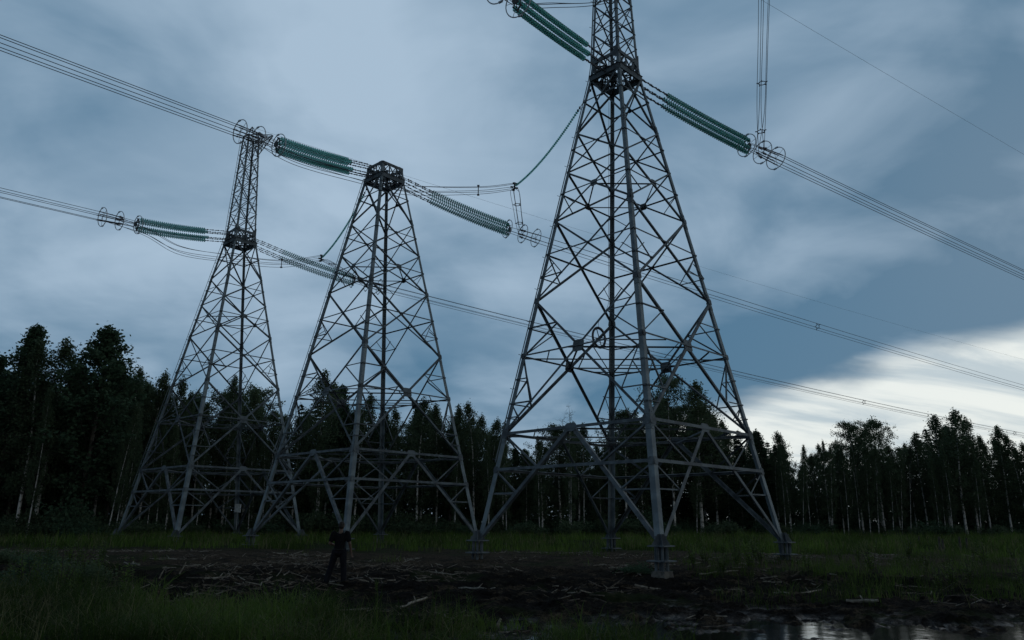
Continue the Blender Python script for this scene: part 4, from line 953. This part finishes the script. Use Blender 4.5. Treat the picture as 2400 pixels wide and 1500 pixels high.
for (n, y0, y1, per, rad, h0, h1, w, lean) in ((1500, 11.3, 18, 6, .07, .3, .85, .010, 1.1), (1500, 18, 36, 5, .10, .2, .5, .010, .9), (2600, 34, 75, 5, .25, .4, .85, .028, .5)):
    x, y = keep(*scatter(n, y0, y1)); x2, y2 = clump(x, y, per, rad); Q, n_ = blades(x2, y2, rng.uniform(h0, h1, len(x2)), rng.uniform(.6, 1.3, len(x2)) * w, lean); parts.append(Q); tints.append(rng.uniform(0, 1, len(x2) * 3))
me = quads_mesh('dry_grass', np.concatenate(parts), [REED], np.concatenate(tints)); tag(obj('dry_grass', me), 'thin pale dead blades mixed through the green grass', 'dry grass', kind='stuff')

# small broadleaf weeds in the foreground
def weed_mesh(seed):
    rg = np.random.default_rng(seed); rr = random.Random(seed); m = MB(); L = []; V = []
    for k in range(7):
        a = rr.uniform(0, 6.28); ln = rr.uniform(.02, .16); h = rr.uniform(.35, .75); e = Vector((math.cos(a) * ln, math.sin(a) * ln, h)); m.tube([(0, 0, -.05), e * .5, e], .005, 4, r2=.002)
        for q in range(16):
            t = .2 + .8 * q / 16; c = e * t; b_ = rr.uniform(0, 6.28); s = .085 * (1.15 - t * .6); d = Vector((math.cos(b_), math.sin(b_), rr.uniform(.2, .8))).normalized(); w = d.cross(Z).normalized() * s * .22
            p0 = c; p2 = c + d * s; V.append([p0, c + d * s * .5 + w, p2, c + d * s * .5 - w])
    V = np.array([[tuple(p) for p in q] for q in V]); return m.mesh('stems', TWIG), quads_mesh('leaves', V, [GRASS], rg.uniform(.4, 1, len(V)))
WD = [weed_mesh(s) for s in range(3)]
WEEDS = [(140, 1395, 1.15, 'pale leafy weed standing tallest in the lower left'), (160, 1420, .9, 'leafy weed at the foot of the tallest pale one'), (60, 1440, .8, 'leafy weed nearest the lower left corner'), (225, 1440, .8, 'leafy weed right of the pale tall one, by light chips'),
 (85, 1350, 1.1, 'dark leafy weed on the left bank'), (180, 1330, 1.2, 'dark bushy weed at the right rim of the left bank'), (20, 1370, 1.0, 'dark weed on the left bank touching the left edge'), (700, 1425, .7, 'low leafy weed in the grass left of the person'), (880, 1400, .6, 'small spiky tuft right of the feet of the person'), (1100, 1440, .7, 'leafy weed amid the lower middle grass')]
def ground_at(px, py):
    lo, hi = 9.0, 90.0
    for _ in range(26):
        Y = (lo + hi) / 2; p = pt(px, py, Y)
        if p.z > ground_z(p.x, Y, False): lo = Y
        else: hi = Y
    p = pt(px, py, lo); return p.x, lo
for i, (px, py, s, lab) in enumerate(WEEDS):
    x, y = ground_at(px, py); e = empty('leafy_weed', (x, y, ground_z(x, y)), lab, 'weed', 'leafy weeds in the foreground', rt.uniform(0, 6)); e.scale = (s,) * 3
    obj('stems', WD[i % 3][0], e); obj('leaves', WD[i % 3][1], e)

rw = random.Random(31)
for k in range(46):
    right = k < 30
    px = rw.uniform(1620, 2420) if right else rw.uniform(-20, 330); y = rw.uniform(19, 33) if right else rw.uniform(15, 30); x = col_x(px, y, 0)
    if right and px < 2050 and y < 24.5: y += 6; x = col_x(px, y, 0)
    e = empty('leafy_weed', (x, y, ground_z(x, y)), 'tall dark leafy weed rising from the grass ' + ('on the right' if right else 'on the left bank'), 'weed', 'tall weeds in the grass ' + ('on the right' if right else 'on the left'), rw.uniform(0, 6)); sc_ = rw.uniform(.9, 1.6); e.scale = (sc_ * 1.4, sc_ * 1.4, sc_)
    obj('stems', WD[k % 3][0], e); obj('leaves', WD[k % 3][1], e)

# ------------------------------------------------------------------ wood litter
def stick(m, p, q, r, rr, n=4):
    p, q = Vector(p), Vector(q); L = (q - p).length; pts = [p.lerp(q, t / n) + Vector((rr.gauss(0, 1), rr.gauss(0, 1), rr.gauss(0, .5))) * L * .02 * (0 < t < n) for t in range(n + 1)]
    m.tube(pts, r, 5, r2=r * .6)
rr = random.Random(8); m = MB(); k = 0
N = 8000; X_, Y_ = scatter(N, 14, 34.5); dens, PXs = density(X_, Y_); nn = vn(X_, Y_, .5, 12)
for x, y, d, px_, q in zip(X_, Y_, dens, PXs, nn):
    pr = (1 - d) * ss(.50, .66, q) * 1.5 * (1.0 if px_ < 900 or y > 22 else .55)
    if rr.random() > pr: continue
    z = ground_z(x, y); L = abs(rr.gauss(0, .24)) + .05; a = rr.gauss(0, .75) + (math.pi if rr.random() < .5 else 0); r = rr.uniform(.005, .014) + L * .014
    m.cur = 0 if rr.random() < .28 else 1; dz = rr.gauss(0, .05)
    x2, y2 = x + math.cos(a) * L, y + math.sin(a) * L; z2 = ground_z(x2, y2)
    if z < -.26 and rr.random() < .8: continue
    stick(m, (x, y, z + .012), (x2, y2, max(z2, z - .1) + .02 + abs(dz)), r, rr, 2)
tag(m.build('wood_litter', [WOOD, WOODD]), 'scattered chips, bark and twigs over the churned mud', 'wood litter', kind='stuff')
STK = [((292, 1322), (326, 1333), .045, 'short thick pale log piece on the mud at left'), ((470, 1364), (548, 1352), .035, 'longest pale branch on the mud, left of centre'), ((520, 1360), (552, 1345), .02, 'thin twig crossing the longest pale branch'),
 ((372, 1355), (386, 1330), .022, 'pale stick standing up at an angle in the mud, left one'), ((420, 1350), (434, 1318), .022, 'pale stick leaning in the mud, centre of the left litter'), ((665, 1348), (702, 1330), .025, 'pale curved branch left of the person'),
 ((610, 1378), (636, 1362), .018, 'thin stick lying before the grass left of the person'), ((305, 1392), (315, 1376), .02, 'stub of branch poking up in the lower left grass'), ((818, 1358), (850, 1366), .02, 'pale stick just right of the feet of the person'),
 ((1488, 1378), (1518, 1379), .045, 'left half of the broken pale plank on the mud'), ((1523, 1378), (1550, 1379), .045, 'right half of the broken pale plank on the mud'), ((1006, 1341), (1062, 1347), .028, 'long thin branch on the mud in the centre'),
 ((1075, 1380), (1160, 1392), .03, 'grey branch half sunk in the mud near the centre grass'), ((940, 1425), (1000, 1410), .035, 'dark bent branch right of the person near the wet patch'), ((1640, 1347), (1730, 1338), .035, 'pale log beyond the mud right of the nearest footing'),
 ((1985, 1417), (2060, 1422), .05, 'pale log lying in the wet mud at lower right'), ((1815, 1395), (1850, 1400), .045, 'short log in the mud, lower right'), ((1165, 1475), (1178, 1452), .035, 'broken stub in the lower centre grass'), ((1945, 1350), (1962, 1357), .02, 'bright twig caught in the grass at right'),
 ((1862, 1400), (1925, 1388), .03, 'thin branch across the mud at lower right')]
for (a, b_, r, lab) in STK:
    x0, y0 = ground_at(*a)
    dy_ = b_[1] - a[1]
    if abs(dy_) > abs(b_[0] - a[0]) * .7: x1, y1, up = col_x(b_[0], y0, 0), y0 + .05, pt(b_[0], b_[1], y0).z
    else: x1, y1 = ground_at(*b_); up = ground_z(x1, y1) + .04
    m = MB(); o = Vector((x0, y0, ground_z(x0, y0) + r * .6)); stick(m, (0, 0, 0), Vector((x1, y1, up + r * .4)) - o, r, rr, 5)
    if (Vector((x1, y1, up)) - o).length > .5: stick(m, Vector((x1 - x0, y1 - y0, up - o.z)) * .55, Vector((x1 - x0, y1 - y0, up - o.z)) * .55 + Vector((rr.uniform(-.1, .2), .1, .12)), r * .5, rr, 2)
    tag(m.build('fallen_branch' if 'plank' not in lab else 'broken_plank', WOOD, origin=o) if False else m.build('fallen_branch' if 'plank' not in lab else 'broken_plank', WOOD), lab, 'plank' if 'plank' in lab else 'branch', 'loose wood on the mud').location = o
def rock(px, py, s, lab):
    x, y = ground_at(px, py); bmv = []; rr = random.Random(px); m = MB(); n = 8
    prof = [(-.2, .7), (0, 1), (.3, .85), (.5, .45), (.55, .05)]; m.lathe((0, 0, 0), (0, 0, 1), prof, n)
    m.v = [(v[0] * s * rr.uniform(.75, 1.2), v[1] * s * .8 * rr.uniform(.75, 1.2), v[2] * s) for v in m.v]
    o = m.build('rock', CONC); o.location = (x, y, ground_z(x, y) + .01); tag(o, lab, 'rock', 'rocks on the mud')
rock(1296, 1362, .11, 'single pale angular rock on the dark mud, right of centre'); rock(1135, 1348, .05, 'small pale rock left of the angular one'); rock(165, 1395, .09, 'pale rock beside the tall weed at lower left')
# dark cut stems in the right-hand grass
for i, (px, py) in enumerate([(2156, 1277), (2204, 1288), (2212, 1290), (2252, 1288), (2268, 1284)]):
    x, y = ground_at(px, py + 6); m = MB(); m.tube([(0, 0, -.1), (.01, 0, .35), (.03, .02, .62 + .1 * (i % 2))], .06, 7, r2=.045)
    o = m.build('tree_stump', BARKD); o.location = (x, y, ground_z(x, y)); tag(o, 'thin dark stump sticking out of the grass on the right', 'stump', 'dark stumps in the right-hand grass')

# ------------------------------------------------------------------ person seen from behind
SKIN = mat('skin', (.14, .085, .065), .6, 0, 12, (.11, .07, .05), 3); SHIRT = mat('black_cotton', (.008, .008, .010), .95, 0, 20, (.012, .012, .014), 3, spec=.1); TROU = mat('dark_trousers', (.011, .012, .017), .95, 0, 15, (.017, .018, .023), 3, spec=.1)
BOOT = mat('dark_rubber', (.012, .011, .010), .7); HAIR = mat('dark_hair', (.02, .014, .010), .7)
def ell(m, c, r, n=14):
    prof = [(-math.cos(t * math.pi / n), max(.02, math.sin(t * math.pi / n))) for t in range(n + 1)]; k = len(m.v); m.lathe((0, 0, 0), (0, 0, 1), prof, 16)
    for i in range(k, len(m.v)): v = m.v[i]; m.v[i] = (c[0] + v[0] * r[0], c[1] + v[1] * r[1], c[2] + v[2] * r[2])
    nf = 16; m.f.append(tuple(range(k, k + 16))[::-1]); m.f.append(tuple(range(len(m.v) - 16, len(m.v)))); m.mi += [0, 0]
def limb(m, pts, rs): 
    sp_ = smoothpath(pts, 6); rs2 = []
    for i in range(len(sp_)): t = i / (len(sp_) - 1) * (len(rs) - 1); a = min(int(t), len(rs) - 2); rs2.append(rs[a] + (rs[a + 1] - rs[a]) * (t - a))
    m.tube(sp_, rs2, 14); ell(m, sp_[0], (rs[0],) * 3, 8); ell(m, sp_[-1], (rs[-1],) * 3, 8)
def finish(o, vox, sm=6):
    r = o.modifiers.new('remesh', 'REMESH'); r.mode = 'VOXEL'; r.voxel_size = vox; r.use_smooth_shade = True
    s = o.modifiers.new('smooth', 'SMOOTH'); s.iterations = sm; s.factor = .5
px0, Y0 = 797, 22.5; x0 = col_x(px0, Y0, .5); zg = ground_z(x0, Y0, False)
pr = empty('person', (x0, Y0, zg + .02), 'person in black T-shirt and dark trousers standing with back turned, left forearm raised', 'person')
hip = .93; J = dict(lh=(-.10, 0, hip), lk=(-.225, .07, .50), la=(-.32, .0, .09), rh=(.10, 0, hip), rk=(.135, .05, .50), ra=(.17, .01, .09), ls=(-.185, 0, 1.42), le=(-.275, -.05, 1.15), lw=(-.19, .17, 1.10), rs=(.20, 0, 1.42), re=(.295, -.03, 1.14), rw=(.33, .06, .90))
m = MB()
ell(m, (.02, .02, 1.635), (.076, .096, .115)); ell(m, (.02, .05, 1.575), (.058, .070, .060)); limb(m, [(.01, -.005, 1.43), (.015, .0, 1.50), (.02, .01, 1.57)], [.066, .056, .056])
ell(m, (.02, .118, 1.62), (.013, .020, .026), 8); ell(m, (.02, .104, 1.565), (.024, .010, .008), 6)
for s in (-1, 1): ell(m, (.02 + .078 * s, .015, 1.625), (.010, .020, .032), 8); ell(m, (.02 + .032 * s, .100, 1.645), (.014, .010, .009), 6)
ell(m, (0, 0, 1.30), (.16, .10, .17)); ell(m, (0, 0, 1.08), (.13, .09, .17)); ell(m, (0, -.01, .95), (.155, .105, .11))
limb(m, [J['ls'], J['le']], [.055, .042]); limb(m, [J['le'], J['lw']], [.042, .029]); limb(m, [J['rs'], J['re']], [.055, .042]); limb(m, [J['re'], J['rw']], [.042, .029])
limb(m, [J['lh'], J['lk']], [.085, .058]); limb(m, [J['lk'], J['la']], [.056, .040]); limb(m, [J['rh'], J['rk']], [.085, .058]); limb(m, [J['rk'], J['ra']], [.056, .040])
def hand(m, w, d, side, curl):
    w = Vector(w); d = Vector(d).normalized(); s = d.cross(Vector(side)).normalized(); up = s.cross(d).normalized()
    m.tube([w, w + d * .045, w + d * .088], [.026, .034, .030], 10); c0 = w + d * .085
    for k, L in enumerate((.070, .080, .074, .058)):
        b0 = c0 + s * (.027 - .018 * k) - d * .01; p1 = b0 + d * L * .5 + up * L * .08 * curl; p2 = p1 + d * L * .28 + up * L * .26 * curl; p3 = p2 + d * L * .1 + up * L * .28 * curl
        m.tube([b0, p1, p2, p3], [.0095, .009, .0085, .007], 8)
    b0 = w + d * .03 + s * .026; m.tube([b0, b0 + s * .028 + d * .022, b0 + s * .034 + d * .05 + up * .008], [.012, .0105, .008], 8)
hand(m, J['rw'], (.02, .10, -.25), (1, 0, 0), 1.0); hand(m, J['lw'], (.30, .22, .03), (0, 0, 1), 1.3)
o = m.build('body', SKIN, pr); finish(o, .0055, 4)
m = MB()
ell(m, (0, -.005, 1.30), (.195, .128, .16)); ell(m, (0, 0, 1.36), (.20, .115, .09)); limb(m, [(0, 0, 1.22), (0, -.005, 1.08), (0, -.01, .93)], [.150, .148, .158]); limb(m, [J['ls'], (-.245, -.035, 1.24)], [.082, .070]); limb(m, [J['rs'], (.262, -.02, 1.24)], [.082, .070]); ell(m, (.01, 0, 1.45), (.075, .07, .03))
for i, v in enumerate(m.v): m.v[i] = (v[0], v[1] * (.80 if abs(v[0]) < .17 else 1), v[2])
o = m.build('t_shirt', SHIRT, pr); finish(o, .011, 5)
m = MB()
ell(m, (0, -.01, .92), (.172, .125, .12)); limb(m, [J['lh'], J['lk'], (-.31, .0, .13)], [.112, .085, .080]); limb(m, [J['rh'], J['rk'], (.17, .01, .13)], [.112, .085, .080])
o = m.build('trousers', TROU, pr); finish(o, .011, 5)
m = MB(); m.tube([(math.cos(t * math.pi / 12) * .166, math.sin(t * math.pi / 12) * .118 - .01, .99) for t in range(24)], .014, 6, closed=True); m.build('belt', BOOT, pr)
for s, a in ((-1, J['la']), (1, J['ra'])):
    m = MB(); ell(m, (a[0] + .01 * s, a[1] + .07, .045), (.052, .125, .055)); ell(m, (a[0], a[1] - .01, .08), (.058, .062, .085)); m.box((a[0] + .01 * s, a[1] + .055, .0), Vector((.05, 0, 0)), Vector((0, .135, 0)), Z * .014)
    o = m.build('boot', BOOT, pr); finish(o, .010, 3)
m = MB(); ell(m, (.02, .006, 1.672), (.086, .104, .088)); ell(m, (.02, -.028, 1.625), (.078, .072, .08)); o = m.build('hair', HAIR, pr); finish(o, .009, 3)
